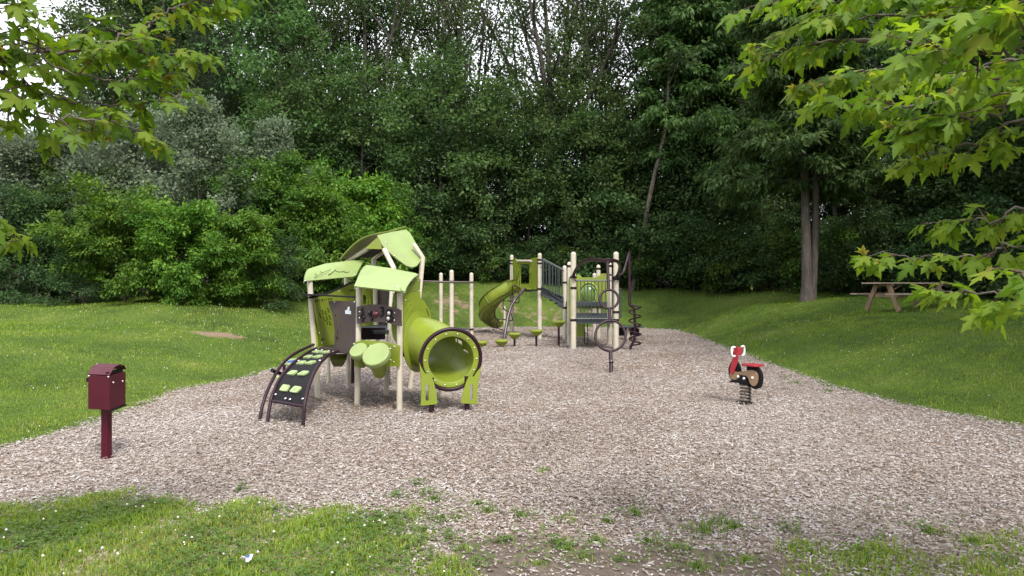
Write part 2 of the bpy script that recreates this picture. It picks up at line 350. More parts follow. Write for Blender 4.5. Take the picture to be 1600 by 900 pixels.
def mat_lawn():
    m, nt, N, L = nodes('lawn_thatch'); out = N('ShaderNodeOutputMaterial'); b = N('ShaderNodeBsdfPrincipled'); b.inputs['Roughness'].default_value = 0.9; b.inputs['Specular IOR Level'].default_value = 0.15
    tc = N('ShaderNodeTexCoord')
    n1 = N('ShaderNodeTexNoise'); n1.inputs['Scale'].default_value = 0.55; n1.inputs['Detail'].default_value = 7; n1.inputs['Roughness'].default_value = 0.65
    n2 = N('ShaderNodeTexNoise'); n2.inputs['Scale'].default_value = 28; n2.inputs['Detail'].default_value = 5
    L(tc.outputs['Object'], n1.inputs['Vector']); L(tc.outputs['Object'], n2.inputs['Vector'])
    r1 = ramp(nt, [(0.33, (0.048, 0.078, 0.016)), (0.52, (0.085, 0.135, 0.022)), (0.68, (0.13, 0.165, 0.035))]); L(n1.outputs['Fac'], r1.inputs['Fac'])
    r2 = ramp(nt, [(0.3, (0.45, 0.45, 0.45)), (0.7, (1.25, 1.25, 1.25))]); L(n2.outputs['Fac'], r2.inputs['Fac'])
    mu = N('ShaderNodeMix'); mu.data_type = 'RGBA'; mu.blend_type = 'MULTIPLY'; mu.inputs['Factor'].default_value = 1
    L(r1.outputs['Color'], mu.inputs['A']); L(r2.outputs['Color'], mu.inputs['B'])
    at = N('ShaderNodeAttribute'); at.attribute_name = 'bare'
    n3 = N('ShaderNodeTexNoise'); n3.inputs['Scale'].default_value = 3.0; n3.inputs['Detail'].default_value = 8; L(tc.outputs['Object'], n3.inputs['Vector'])
    ad = N('ShaderNodeMath'); ad.operation = 'ADD'; L(at.outputs['Fac'], ad.inputs[0]); L(n3.outputs['Fac'], ad.inputs[1])
    rr = ramp(nt, [(0.82, (0, 0, 0)), (1.0, (1, 1, 1))]); L(ad.outputs['Value'], rr.inputs['Fac'])
    so_ = ramp(nt, [(0.3, (0.14, 0.095, 0.06)), (0.7, (0.29, 0.215, 0.15))]); L(n2.outputs['Fac'], so_.inputs['Fac'])
    mx = N('ShaderNodeMix'); mx.data_type = 'RGBA'; L(rr.outputs['Color'], mx.inputs['Factor']); L(mu.outputs['Result'], mx.inputs['A']); L(so_.outputs['Color'], mx.inputs['B'])
    li = N('ShaderNodeAttribute'); li.attribute_name = 'litter'; lr = ramp(nt, [(0.3, (0.020, 0.016, 0.010)), (0.7, (0.055, 0.042, 0.026))]); L(n2.outputs['Fac'], lr.inputs['Fac'])
    m3 = N('ShaderNodeMix'); m3.data_type = 'RGBA'; L(li.outputs['Fac'], m3.inputs['Factor']); L(mx.outputs['Result'], m3.inputs['A']); L(lr.outputs['Color'], m3.inputs['B'])
    L(m3.outputs['Result'], b.inputs['Base Color'])
    bp = N('ShaderNodeBump'); bp.inputs['Strength'].default_value = 0.9; bp.inputs['Distance'].default_value = 0.05; L(n2.outputs['Fac'], bp.inputs['Height']); L(bp.outputs['Normal'], b.inputs['Normal'])
    L(b.outputs['BSDF'], out.inputs['Surface']); return m
lawn = grid_obj('ground', XX, YY, ZZ, mat_lawn()); tag(lawn, 'green lawn ground rising into grassy banks around the chip bed', 'ground', kind='structure')
# bare soil: the scrape on the left lawn, the brown patches on the back bank
BARE = [(-6.9, 16.6, 0.70, 0.55, 0.70), (-2.6, 30.2, 1.1, 1.6, 0.44), (2.2, 30.3, 2.6, 0.9, 0.38), (-0.6, 30.6, 1.6, 0.7, 0.4), (7.0, 21, 1.6, 2.5, 0.26), (7.2, 12.5, 1.2, 2.5, 0.2), (6.8, 26, 1.3, 1.5, 0.3)]
def bare(x, y):
    b = np.zeros(np.shape(x))
    for cx, cy_, rx, ry, a in BARE: b = np.maximum(b, a*np.exp(-(((x-cx)/rx)**2+((y-cy_)/ry)**2)**1.5))
    wl = np.interp(x, [-40, -16, -9, -6, -3, 8, 11.5, 16, 24], [30, 26.5, 26, 30, 34.2, 34.6, 29.5, 26, 22])      # leaf litter under the wood
    return b, np.clip((y-wl)/1.2, 0, 1)
BA, LI = bare(XX, YY); at = lawn.data.attributes.new('litter', 'FLOAT', 'POINT'); at.data.foreach_set('value', LI.ravel().astype(np.float32))
at = lawn.data.attributes.new('bare', 'FLOAT', 'POINT'); at.data.foreach_set('value', BA.ravel().astype(np.float32))
# the chip bed: a sheet with a ragged edge
def mat_chips():
    m, nt, N, L = nodes('wood_chip_bed'); out = N('ShaderNodeOutputMaterial'); b = N('ShaderNodeBsdfPrincipled'); b.inputs['Roughness'].default_value = 0.85; b.inputs['Specular IOR Level'].default_value = 0.2
    tc = N('ShaderNodeTexCoord'); hs_ = []
    cols = []
    for k, (ang, sx, sy) in enumerate([(0.3, 20, 62), (1.25, 60, 19), (2.2, 17, 50)]):
        mp = N('ShaderNodeMapping'); mp.inputs['Rotation'].default_value = (0, 0, ang); mp.inputs['Scale'].default_value = (sx, sy, 1)
        L(tc.outputs['Object'], mp.inputs['Vector']); vo = N('ShaderNodeTexVoronoi'); vo.inputs['Scale'].default_value = 1.0; L(mp.outputs['Vector'], vo.inputs['Vector'])
        cols.append(vo)
    n0 = N('ShaderNodeTexNoise'); n0.inputs['Scale'].default_value = 14; L(tc.outputs['Object'], n0.inputs['Vector'])
    sel = N('ShaderNodeMath'); sel.operation = 'GREATER_THAN'; sel.inputs[1].default_value = 0.5; L(n0.outputs['Fac'], sel.inputs[0])
    n9 = N('ShaderNodeTexNoise'); n9.inputs['Scale'].default_value = 17; n9.inputs['Detail'].default_value = 1; L(tc.outputs['Generated'], n9.inputs['Vector'])
    m1 = N('ShaderNodeMix'); m1.data_type = 'RGBA'; L(sel.outputs['Value'], m1.inputs['Factor']); L(cols[0].outputs['Color'], m1.inputs['A']); L(cols[1].outputs['Color'], m1.inputs['B'])
    sp = N('ShaderNodeSeparateColor'); L(m1.outputs['Result'], sp.inputs['Color'])
    rp = ramp(nt, [(0.0, (0.085, 0.060, 0.046)), (0.3, (0.18, 0.138, 0.11)), (0.62, (0.29, 0.24, 0.208)), (1.0, (0.43, 0.385, 0.355))]); L(sp.outputs['Red'], rp.inputs['Fac'])
    n1 = N('ShaderNodeTexNoise'); n1.inputs['Scale'].default_value = 0.45; n1.inputs['Detail'].default_value = 6; L(tc.outputs['Object'], n1.inputs['Vector'])
    r1 = ramp(nt, [(0.36, (0.80, 0.72, 0.64)), (0.62, (1.06, 1.06, 1.06))]); L(n1.outputs['Fac'], r1.inputs['Fac'])
    mu = N('ShaderNodeMix'); mu.data_type = 'RGBA'; mu.blend_type = 'MULTIPLY'; mu.inputs['Factor'].default_value = 1; L(rp.outputs['Color'], mu.inputs['A']); L(r1.outputs['Color'], mu.inputs['B'])
    L(mu.outputs['Result'], b.inputs['Base Color'])
    bp = N('ShaderNodeBump'); bp.inputs['Strength'].default_value = 1.0; bp.inputs['Distance'].default_value = 0.02; L(sp.outputs['Green'], bp.inputs['Height']); L(bp.outputs['Normal'], b.inputs['Normal'])
    L(b.outputs['BSDF'], out.inputs['Surface']); return m
def ragged(poly, step, amp, seed):
    rr = np.random.default_rng(seed); pts = []; n = len(poly); ph = rr.uniform(0, 6.28, 6); q = 0
    for i in range(n):
        a = np.array(poly[i]); c = np.array(poly[(i+1) % n]); ln = np.hypot(*(c-a)); k = max(1, int(ln/step)); nr = np.array([c[1]-a[1], a[0]-c[0]])/ln
        for j in range(k):
            q += ln/k; o = amp*(math.sin(q*1.7+ph[0])*0.6+math.sin(q*4.3+ph[1])*0.5+rr.normal()*0.35)
            pts.append(tuple(a+(c-a)*j/k+nr*o))
    return pts
bed_out = ragged(EDGE, 0.12, 0.09, 3)
cb = MB(); fl = [Vector((x, y, 0.006)) for x, y in bed_out]; tr = tessellate_polygon([fl])
cb.add(fl, [t for t in tr]); bed = cb.build('wood_chip_bed', mat_chips(), None, 0)
tag(bed, 'flat bed of brown and grey wood chips under the play equipment', 'ground', kind='structure')
def mat_soil():
    m, nt, N, L = nodes('trodden_soil'); out = N('ShaderNodeOutputMaterial'); b = N('ShaderNodeBsdfPrincipled'); b.inputs['Roughness'].default_value = 0.95
    tc = N('ShaderNodeTexCoord'); no = N('ShaderNodeTexNoise'); no.inputs['Scale'].default_value = 22; no.inputs['Detail'].default_value = 9; no.inputs['Roughness'].default_value = 0.7; L(tc.outputs['Object'], no.inputs['Vector'])
    rp = ramp(nt, [(0.3, (0.065, 0.046, 0.034)), (0.55, (0.13, 0.098, 0.075)), (0.75, (0.23, 0.18, 0.145))]); L(no.outputs['Fac'], rp.inputs['Fac']); L(rp.outputs['Color'], b.inputs['Base Color'])
    bp = N('ShaderNodeBump'); bp.inputs['Strength'].default_value = 1.0; bp.inputs['Distance'].default_value = 0.02; L(no.outputs['Fac'], bp.inputs['Height']); L(bp.outputs['Normal'], b.inputs['Normal'])
    L(b.outputs['BSDF'], out.inputs['Surface']); return m
SOIL = ragged(DIRT, 0.04, 0.05, 9); fl = [Vector((x, y, 0.0105)) for x, y in SOIL]
soil = MB().add(fl, list(tessellate_polygon([fl]))).build('bare_soil', mat_soil(), None, 0); tag(soil, 'patch of trodden bare brown soil at the front edge of the chips', 'ground', kind='structure')
# loose chips
def in_poly(x, y, poly): return seg_dist(x, y, poly)[1]
def noise2(x, y, s=1.0): return (np.sin(x*2.1*s+1.7*np.sin(y*1.3*s))*np.cos(y*1.9*s+1.1*np.sin(x*1.7*s+2))+np.sin(x*4.7*s-y*3.1*s+2*np.sin(y*2.2*s)))*0.5
cx_, cy_, sz_ = [], [], []
for y0, y1, den, sc in [(3.0, 6, 2000, 1.0), (6, 9, 1300, 1.08), (9, 13, 600, 1.2), (13, 19, 260, 1.4), (19, 29.5, 110, 1.7)]:
    wd = 0.78*y1+0.6; n = int(2*wd*(y1-y0)*den); x = rng.uniform(-wd, wd, n); y = rng.uniform(y0, y1, n)
    d, ins = seg_dist(x, y, EDGE); keep = (ins | (d < 0.16*rng.random(n))) & (abs(x) < 0.78*y+0.6)
    nd, nin = seg_dist(x, y, NEAR); keep &= ~(nin & (nd > 0.25) & (rng.random(n) < 0.93))
    keep &= ~(in_poly(x, y, DIRT) & (rng.random(n) < 0.68))
    cx_.append(x[keep]); cy_.append(y[keep]); sz_.append(np.full(keep.sum(), sc))
cx_ = np.concatenate(cx_); cy_ = np.concatenate(cy_); sz_ = np.concatenate(sz_); n = len(cx_)
ln = rng.gamma(3.0, 0.0073, n).clip(0.010, 0.085)*sz_; wd = rng.uniform(0.004, 0.0125, n)*sz_; th = rng.uniform(0.002, 0.006, n)*sz_
yaw = rng.uniform(0, math.pi, n); pit = rng.normal(0, 0.16, n); rol = rng.normal(0, 0.25, n)
u = np.stack([np.cos(yaw)*np.cos(pit), np.sin(yaw)*np.cos(pit), np.sin(pit)], 1)
s_ = np.stack([-np.sin(yaw), np.cos(yaw), np.tan(rol)], 1); s_ /= np.linalg.norm(s_, axis=1)[:, None]; nn = np.cross(u, s_)
c = np.stack([cx_, cy_, 0.008+rng.uniform(0.002, 0.016, n)*sz_+np.abs(np.sin(pit))*ln*0.3], 1)
co_ = np.zeros((n, 8, 3), np.float32); k = 0
for a in (-1, 1):
    for b_ in (-1, 1):
        for e in (-1, 1):
            co_[:, k] = c+u*(ln*a*0.5*(1 if b_ < 0 else rng.uniform(0.75, 1.0, n)))[:, None]+s_*(wd*b_*0.5)[:, None]+nn*(th*e*0.5)[:, None]; k += 1
fq = np.array([(1, 5, 7, 3), (0, 4, 5, 1), (2, 3, 7, 6), (0, 1, 3, 2), (4, 6, 7, 5)]); f = (np.arange(n)[:, None, None]*8+fq).reshape(-1, 4)
me = bpy.data.meshes.new('wood_chips'); raw(me, co_.reshape(-1, 3), f)
tint_attr(me, np.repeat((rng.beta(1.6, 1.5, n)+0.03+0.13*noise2(cx_, cy_, 0.42)+0.06*noise2(cx_, cy_, 1.6)).clip(0, 1), 8))
def mat_chip():
    m, nt, N, L = nodes('wood_chip'); out = N('ShaderNodeOutputMaterial'); b = N('ShaderNodeBsdfPrincipled'); b.inputs['Roughness'].default_value = 0.8; b.inputs['Specular IOR Level'].default_value = 0.25
    at = N('ShaderNodeAttribute'); at.attribute_name = 'tint'
    rp = ramp(nt, [(0.0, (0.095, 0.070, 0.055)), (0.25, (0.195, 0.155, 0.128)), (0.52, (0.325, 0.278, 0.250)), (0.8, (0.430, 0.390, 0.365)), (1.0, (0.57, 0.545, 0.53))]); L(at.outputs['Fac'], rp.inputs['Fac'])
    tc = N('ShaderNodeTexCoord'); no = N('ShaderNodeTexNoise'); no.inputs['Scale'].default_value = 90; L(tc.outputs['Object'], no.inputs['Vector'])
    r2 = ramp(nt, [(0.3, (0.75, 0.75, 0.75)), (0.7, (1.1, 1.1, 1.1))]); L(no.outputs['Fac'], r2.inputs['Fac'])
    mu = N('ShaderNodeMix'); mu.data_type = 'RGBA'; mu.blend_type = 'MULTIPLY'; mu.inputs['Factor'].default_value = 1; L(rp.outputs['Color'], mu.inputs['A']); L(r2.outputs['Color'], mu.inputs['B'])
    L(mu.outputs['Result'], b.inputs['Base Color']); L(b.outputs['BSDF'], out.inputs['Surface']); return m
me.materials.append(mat_chip()); wc = bpy.data.objects.new('wood_chips', me); COL.objects.link(wc)
tag(wc, 'loose grey and tan wood chips scattered over the bed', 'wood chips', kind='stuff')
# ------------------------------------------------------------------ grass
def blades(name, x, y, z, hgt_, wid, tint, mat, lean=0.5, label='', stiff=1.0):
    n = len(x); az = rng.uniform(0, 2*math.pi, n); fw = np.stack([np.cos(az), np.sin(az), np.zeros(n)], 1); sd_ = np.stack([-np.sin(az), np.cos(az), np.zeros(n)], 1)
    ln_ = np.abs(rng.normal(0, lean, n)).clip(0, 1.4); base = np.stack([x, y, z], 1)
    mid = base+np.array([0, 0, 1])*(hgt_*0.6)[:, None]+fw*(hgt_*ln_*0.25)[:, None]; tip = base+np.array([0, 0, 1])*(hgt_*(1-0.3*ln_))[:, None]+fw*(hgt_*ln_*0.85)[:, None]
    co_ = np.zeros((n, 6, 3), np.float32); w2 = (wid*0.5)[:, None]
    co_[:, 0] = base-sd_*w2; co_[:, 1] = base+sd_*w2; co_[:, 2] = mid+sd_*w2*0.85; co_[:, 3] = mid-sd_*w2*0.85; co_[:, 4] = tip+sd_*w2*0.12; co_[:, 5] = tip-sd_*w2*0.12
    f = (np.arange(n)[:, None, None]*6+np.array([(0, 1, 2, 3), (3, 2, 4, 5)])).reshape(-1, 4)
    me = bpy.data.meshes.new(name); raw(me, co_.reshape(-1, 3), f); tint_attr(me, np.repeat(tint, 6)); me.materials.append(mat)
    o = bpy.data.objects.new(name, me); COL.objects.link(o); tag(o, label, 'grass', kind='stuff'); return o
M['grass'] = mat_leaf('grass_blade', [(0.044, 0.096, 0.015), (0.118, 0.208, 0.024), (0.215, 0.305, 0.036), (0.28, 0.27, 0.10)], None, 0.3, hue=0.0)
M['clover'] = mat_leaf('clover_leaf', (0.070, 0.145, 0.026), (0.155, 0.250, 0.046), 0.3, hue=0.0)
GX, GY, GH, GW, GT = [], [], [], [], []
def put(x, y, h, wv, t): GX.append(x); GY.append(y); GH.append(h); GW.append(wv); GT.append(t)
# near lawn strips
for poly, den, fade in [(NEAR, 9000, 0.3), (NEAR2, 6500, 0.25), (NEAR3, 2600, 0.35)]:
    a = np.array(poly); lo = a.min(0)-0.35; hi = a.max(0)+0.35; lo[1] = max(lo[1], 3.3); n = int((hi[0]-lo[0])*(hi[1]-lo[1])*den)
    x = rng.uniform(lo[0], hi[0], n); y = rng.uniform(lo[1], hi[1], n); d, ins = seg_dist(x, y, poly); s = np.where(ins, d, -d)
    nz = noise2(x, y, 2.2); keep = (s+0.12*nz > fade*(rng.random(n)-0.45)) & (rng.random(n) < 0.55+0.45*np.clip(nz+0.6, 0, 1)) & (abs(x) < 0.78*y+0.5)
    x, y, nz = x[keep], y[keep], nz[keep]; n = len(x)
    put(x, y, rng.uniform(0.022, 0.060, n)*(1+0.35*nz), rng.uniform(0.0035, 0.009, n), (0.60+0.20*noise2(x, y, 0.8)+rng.normal(0, 0.17, n)).clip(0, 1))
# tufts of weeds in the chips
TUFT = [(852, 738, .06), (1100, 832, .16), (1128, 822, .13), (1150, 828, .10), (1230, 832, .09), (1442, 830, .10), (1455, 836, .07), (870, 852, .13), (888, 862, .1), (912, 876, .14), (935, 850, .08), (620, 778, .08), (680, 784, .10), (672, 776, .06),
        (762, 802, .09), (744, 790, .07), (994, 806, .08), (375, 768, .06), (92, 782, .08), (950, 818, .05), (885, 815, .1), (815, 808, .09), (700, 845, .12), (725, 860, .12), (745, 885, .1), (1060, 862, .12), (1090, 890, .14), (1165, 880, .11), (1250, 862, .1),
        (1560, 880, .15), (1520, 850, .1), (790, 850, .07), (1225, 592, .1), (1246, 600, .12), (1292, 612, .1), (655, 760, .05), (1380, 842, .06), (690, 815, .12), (715, 812, .1), (665, 830, .1), (840, 885, .1), (1010, 850, .06), (970, 880, .08), (505, 590, .12)]
WX, WY = [], []
for px, py, r_ in TUFT:
    g = G(px, py); n = int(55+900*r_); a = rng.uniform(0, 6.28, n); q = np.abs(rng.normal(0, r_*0.55, n))
    kk = rng.random(n) < rng.uniform(.3, .9); put((g.x+np.cos(a)*q*1.3)[kk], (g.y+np.sin(a)*q)[kk], (rng.uniform(0.015, 0.065, n)*(0.6+4*r_)*rng.uniform(.6, 1.1))[kk], rng.uniform(0.003, 0.007, n)[kk], (rng.uniform(.25, .5)+rng.normal(0, 0.2, n)).clip(0, 1)[kk])
    WX.append((g.x+np.cos(a)*q*1.7)[~kk][::3]); WY.append((g.y+np.sin(a)*q*1.3)[~kk][::3])
n = 1500; sx_ = rng.uniform(-1.3, 4.6, n); sy_ = 3.9+rng.gamma(1.6, 0.42, n); k = (noise2(sx_, sy_, 1.4)+.5*rng.normal(0, 1, n) > .1) & (sy_ < 6.2); WX.append(sx_[k][::2]); WY.append(sy_[k][::2]); n = int(k.sum())
put(sx_[k], sy_[k], rng.uniform(.012, .05, n), rng.uniform(.003, .006, n), (.5+rng.normal(0, .22, n)).clip(0, 1))
x = np.concatenate(GX); y = np.concatenate(GY)
blades('grass', x, y, np.maximum(hgt(x, y), 0)+0.0, np.concatenate(GH), np.concatenate(GW), np.concatenate(GT), M['grass'], 0.55, 'bright green grass and weeds growing through the chips in the foreground')
# clover leaves in the near strip
n = 13000; x = rng.uniform(-3.9, 0.2, n); y = rng.uniform(3.6, 5.5, n); d, ins = seg_dist(x, y, NEAR); nz = noise2(x+3, y, 1.3)
keep = ins & (nz+0.55*rng.normal(0, 1, n) > 0.15); x, y = np.concatenate([x[keep]]+WX), np.concatenate([y[keep]]+WY); n = len(x)
def leaf_quads(c, nrm, up, ln_, wd_):
    """rhombic leaf blades: centre-base c, direction up, face normal nrm"""
    sd_ = np.cross(up, nrm); sd_ /= np.linalg.norm(sd_, axis=1)[:, None]+1e-9; n = len(c); co_ = np.zeros((n, 4, 3), np.float32)
    co_[:, 0] = c; co_[:, 1] = c+up*(ln_*0.5)[:, None]+sd_*(wd_*0.5)[:, None]-nrm*(wd_*0.12)[:, None]; co_[:, 2] = c+up*ln_[:, None]-nrm*(ln_*0.1)[:, None]; co_[:, 3] = c+up*(ln_*0.5)[:, None]-sd_*(wd_*0.5)[:, None]-nrm*(wd_*0.12)[:, None]
    return co_.reshape(-1, 3), np.arange(n*4).reshape(n, 4)
az = rng.uniform(0, 6.28, n); up = np.stack([np.cos(az), np.sin(az), rng.normal(0, 0.15, n)], 1); nrm = np.stack([rng.normal(0, .25, n), rng.normal(0, .25, n), np.ones(n)], 1); nrm /= np.linalg.norm(nrm, axis=1)[:, None]
c0, q0 = [], []; zc = rng.uniform(0.02, 0.07, n); off = 0
for k in range(3):
    a = az+k*2.094; up = np.stack([np.cos(a), np.sin(a), rng.normal(0, 0.1, n)], 1); cc, qq = leaf_quads(np.stack([x, y, zc], 1), nrm, up, rng.uniform(0.014, 0.024, n), rng.uniform(0.013, 0.02, n)); c0.append(cc); q0.append(qq+off); off += len(cc)
me = bpy.data.meshes.new('clover'); raw(me, np.concatenate(c0), np.concatenate(q0)); tint_attr(me, rng.random(off)); me.materials.append(M['clover'])
o = bpy.data.objects.new('clover', me); COL.objects.link(o); tag(o, 'dark green clover leaves matted through the foreground grass', 'clover', kind='stuff')
# lawn on the banks
GX, GY, GH, GW, GT = [], [], [], [], []
for x0, x1, y0, y1, den, sc in [(-14, -4.5, 5, 11, 1900, 1.0), (-19, -4.2, 11, 17, 800, 1.4), (-24, -3.5, 17, 26, 330, 2.0), (-22, 14, 26, 36, 120, 2.8), (5, 16, 5.5, 12, 1400, 1.1), (5, 19, 12, 19, 640, 1.6), (5, 24, 19, 27, 300, 2.2), (-0.1, 0.1, 3, 3.1, 10, 1)]:
    n = int((x1-x0)*(y1-y0)*den); x = rng.uniform(x0, x1, n); y = rng.uniform(y0, y1, n); d, ins = seg_dist(x, y, EDGE); s = np.where(ins, -d, d)
    keep = (s > -0.12+0.22*rng.random(n)) & (abs(x) < 0.77*y+1) & (np.maximum(*bare(x, y))+0.25*noise2(x, y, 2)+0.15*rng.normal(0, 1, n) < 0.42)
    x, y = x[keep], y[keep]; n = len(x); big = noise2(x, y, 0.33); mid = noise2(x, y, 1.1)
    put(x, y, rng.uniform(0.022, 0.050, n)*(0.75+0.25*sc)*(1+0.3*mid+0.35*noise2(x+5, y, 2.6)), rng.uniform(0.004, 0.007, n)*sc, (0.45-0.13*(x > 4)+0.22*big+0.17*mid+0.13*noise2(x+5, y, 2.6)+0.10*noise2(x, y+3, 5.5)+rng.normal(0, 0.15, n)+0.3*bare(x, y)[0]).clip(0, 1))  # right side tinted darker: tree shade put into the blade colour
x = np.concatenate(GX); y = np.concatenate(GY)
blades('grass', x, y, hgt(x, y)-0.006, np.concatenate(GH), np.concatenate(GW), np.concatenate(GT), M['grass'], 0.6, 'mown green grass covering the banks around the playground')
# clover flowers: far too many to count
fx, fy, fr = [], [], []
n = 95; x = rng.uniform(-3.9, 0.3, n); y = rng.uniform(3.7, 5.4, n); k = in_poly(x, y, NEAR); fx.append(x[k]); fy.append(y[k]); fr.append(rng.uniform(0.006, 0.012, k.sum()))
n = 420; y = rng.uniform(6, 24, n); x = -4.9-rng.gamma(2.0, 1.6, n); k = (noise2(x, y, 0.4) > -0.15); fx.append(x[k]); fy.append(y[k]); fr.append(rng.uniform(0.008, 0.013, k.sum())*(0.6+y[k]/30))
n = 190; y = rng.uniform(8, 22, n); x = 5.6+rng.gamma(2.0, 1.6, n); k = (noise2(x, y, 0.4) > 0.1); fx.append(x[k]); fy.append(y[k]); fr.append(rng.uniform(0.008, 0.012, k.sum())*(0.6+y[k]/30))
fx = np.concatenate(fx); fy = np.concatenate(fy); fr = np.concatenate(fr); z = np.maximum(hgt(fx, fy), 0)+rng.uniform(0.05, 0.085, len(fx)); n = len(fx)
ov = np.array([(1, 0, 0), (-1, 0, 0), (0, 1, 0), (0, -1, 0), (0, 0, .9), (0, 0, -.7)]); of = np.array([(0, 2, 4), (2, 1, 4), (1, 3, 4), (3, 0, 4), (2, 0, 5), (1, 2, 5), (3, 1, 5), (0, 3, 5)])
co_ = np.stack([fx, fy, z], 1)[:, None, :]+ov[None]*fr[:, None, None]; me = bpy.data.meshes.new('clover_flowers'); raw(me, co_.reshape(-1, 3), (np.arange(n)[:, None, None]*6+of).reshape(-1, 3)); me.materials.append(mat_solid('clover_white', (0.62, 0.62, 0.52), 0.8, 0.1, 30))
o = bpy.data.objects.new('clover_flowers', me); COL.objects.link(o); tag(o, 'small white clover flowers dotted over the lawn', 'flowers', kind='stuff')
# ------------------------------------------------------------------ the near play house
def c1(x, y): return (380+x/2.5725, 340+y/2.5714)
def cA(x, y): return (470+x/6.43, 400+y/6.43)
def cB(x, y): return (540+x/6.43, 400+y/6.43)
def c4(x, y): return (540+x/5.296, 490+y/5.294)
A = V(-1.474, 9.31, 0); B = V(-2.104, 9.66, 0); C = V(-2.81, 10.3, 0); D = V(-3.09, 11.97, 0); E = V(-2.60, 11.3, 0); Fp = V(-1.876, 10.58, 0); K = V(-1.03, 10.44, 0); Gp = V(-1.62, 11.3, 0); I = V(-2.26, 12.1, 0)
ph = thing('play_house', (-2.0, 10.3, 0), 'lime green play house with leaf shaped roofs, cream posts, tunnel and black climbing ramp', 'play structure')
PR = 0.040
def post(parent, pts, r=PR, name='post', mat='cream'):
    b = MB().tube(pts, r, 16); b.lathe(pts[-1], Vector(pts[-1])-Vector(pts[-2]), [(r, 0), (r*0.94, r*0.35), (r*0.7, r*0.7), (r*0.3, r*0.92), (0.001, r)], 16, False)
    return b.build(name, M[mat], parent)
def under(p): return V(p.x, p.y, -0.1)
topA = P(625, 459, 9.36); topB = P(561, 452, 9.66); topC = P(484, 441, 10.3); topF1 = P(615, 418, 10.58)
post(ph, [under(A), A, topA]); post(ph, [under(B), B, topB]); post(ph, [under(C), C, topC])
post(ph, [under(Fp), Fp, topF1, P(601, 391, 10.85)])
post(ph, [under(E), E, P(541, 409, 11.4), P(572, 390, 11.3)])
post(ph, [under(Gp), Gp, P(660.5, 402, 11.35), P(648, 384, 11.35)])
post(ph, [under(I), I, P(584, 405, 12.1), P(602, 391, 11.9)])
post(ph, [under(K), K, V(K.x, K.y, 0.75)]); post(ph, [under(D), D, V(D.x, D.y, 0.74)], 0.03)
for px, py, h in ((607, 602, 0.5), (551, 600, 0.45)):
    g = G(px, py); MB().tube([g-V(0, 0, .1), g+V(0, 0, h)], 0.03, 12).build('leg', M['purple'], ph)
ZD = 0.745
def deckpoly(pts, z, th, name='deck', mat='deck'):
    c = sum((Vector(p) for p in pts), Vector())/len(pts); lp = [V(p[0]+(c.x-p[0])*0.03, p[1]+(c.y-p[1])*0.03, z) for p in pts]
    a = sum((lp[i].x*lp[(i+1) % len(lp)].y-lp[(i+1) % len(lp)].x*lp[i].y for i in range(len(lp))))
    return MB().slab([lp], V(0, 0, 1), th).build(name, M[mat], ph, bevel=0.006)
deckpoly([C, B, Fp, E], ZD, 0.06, 'deck', 'brown'); deckpoly([B, A, K, Fp], ZD, 0.06, 'deck', 'deck')
st = deckpoly([B*0.35+Fp*0.65+V(-.04, 0, 0), Fp+V(.1, 0, 0), Gp, I, E], 0.98, 0.05, 'upper_deck', 'deck')
pl = vplane((B.x-.05, B.y+.62), (Fp.x+.1, Fp.y+.0)); 
MB().slab([[pl(563, 512), pl(602, 512), pl(602, 530.5), pl(563, 530.5)]], pl.n, 0.03).build('riser', M['purple'], st)
# panels
AB = vplane(A, B); CB = vplane(C, B); CE = vplane(C, E); EI = vplane(E, I); IG = vplane(I, Gp); AK = Plane(A, V(0.93, -0.37, 0)); 
lw = [(491, 465), (498, 463.5), (506, 461), (517, 457.5), (532, 450.5), (545, 444.5), (559, 441), (559, 541), (502, 541), (496, 500)]
sl = [slot(CE, *cA(x, y), 2.3, 9.5, 0.26) for x, y in ((195, 600), (222, 572), (252, 580), (279, 552), (233, 636), (262, 622), (291, 622), (266, 672), (293, 680))]
o_ = panel(CE, lw, 0.02, sl+[slot(CE, *cA(220, 842), 5.5, 6, 0)]).build('wall_panel', M['green'], ph, bevel=0.003)
rim = MB().tube([CE(x, y-0.3, 0.0)-CE.n*0.01 for x, y in [(484, 465.5), (492, 464), (506, 460.5), (517, 457), (532, 450), (545, 444), (559, 440.5)]], 0.016, 8).build('trim', M['black'], o_)
uCE = (CE(520, 500)-CE(500, 500)).normalized(); uCE.z = 0
for i, ch in enumerate('ABCDEFGH'):
    x, y = 492.4+i*3.45, 471.5-i*0.42; text(o_, 'letter', ch, CE(x, y, 0.004), uCE, None, CE.n, 0.042, M['black'])
for i, ch in enumerate('NOPQ'):
    x, y = 546.2+i*2.7, 455.5-i*0.35; text(o_, 'letter', ch, CE(x, y, 0.004), uCE, None, CE.n, 0.042, M['black'])
bolts(o_, [CE(494, 468), CE(503, 536), CE(499, 520), CE(530, 455)], CE.n, 0.012)
pf = Plane((0, 10.28, 0), (0, -1, 0))
MB().slab([spline([pf(483, 463), pf(484.5, 485), pf(487, 508), pf(491, 532), pf(494, 540), pf(497, 540), pf(494, 515), pf(490.5, 490), pf(488, 463)], 4, True)], pf.n, 0.42).build('side_panel', M['green'], ph, bevel=0.004)
MB().slab([[P(470, 459.0, 10.05), P(557.5, 463.6, 9.72), P(557, 462.6, 10.0), P(472, 458.4, 10.4)]], V(0, 0, 1), 0.018).build('counter', M['black'], ph)
dp = [(512.6, 472), (515, 470.3), (555.2, 470.5), (556, 553), (522, 552), (522.6, 515), (521, 502), (518.5, 490)]
o_ = panel(CB, dp, 0.02, [slot(CB, 525.6, 499, 2.4, 16, 0.14, 0.03), slot(CB, 528.2, 527, 2.2, 19, 0.03, 0.03)], 0.03).build('door_panel', M['brown'], ph, bevel=0.003)
pc = Plane(CB.p, CB.n); 
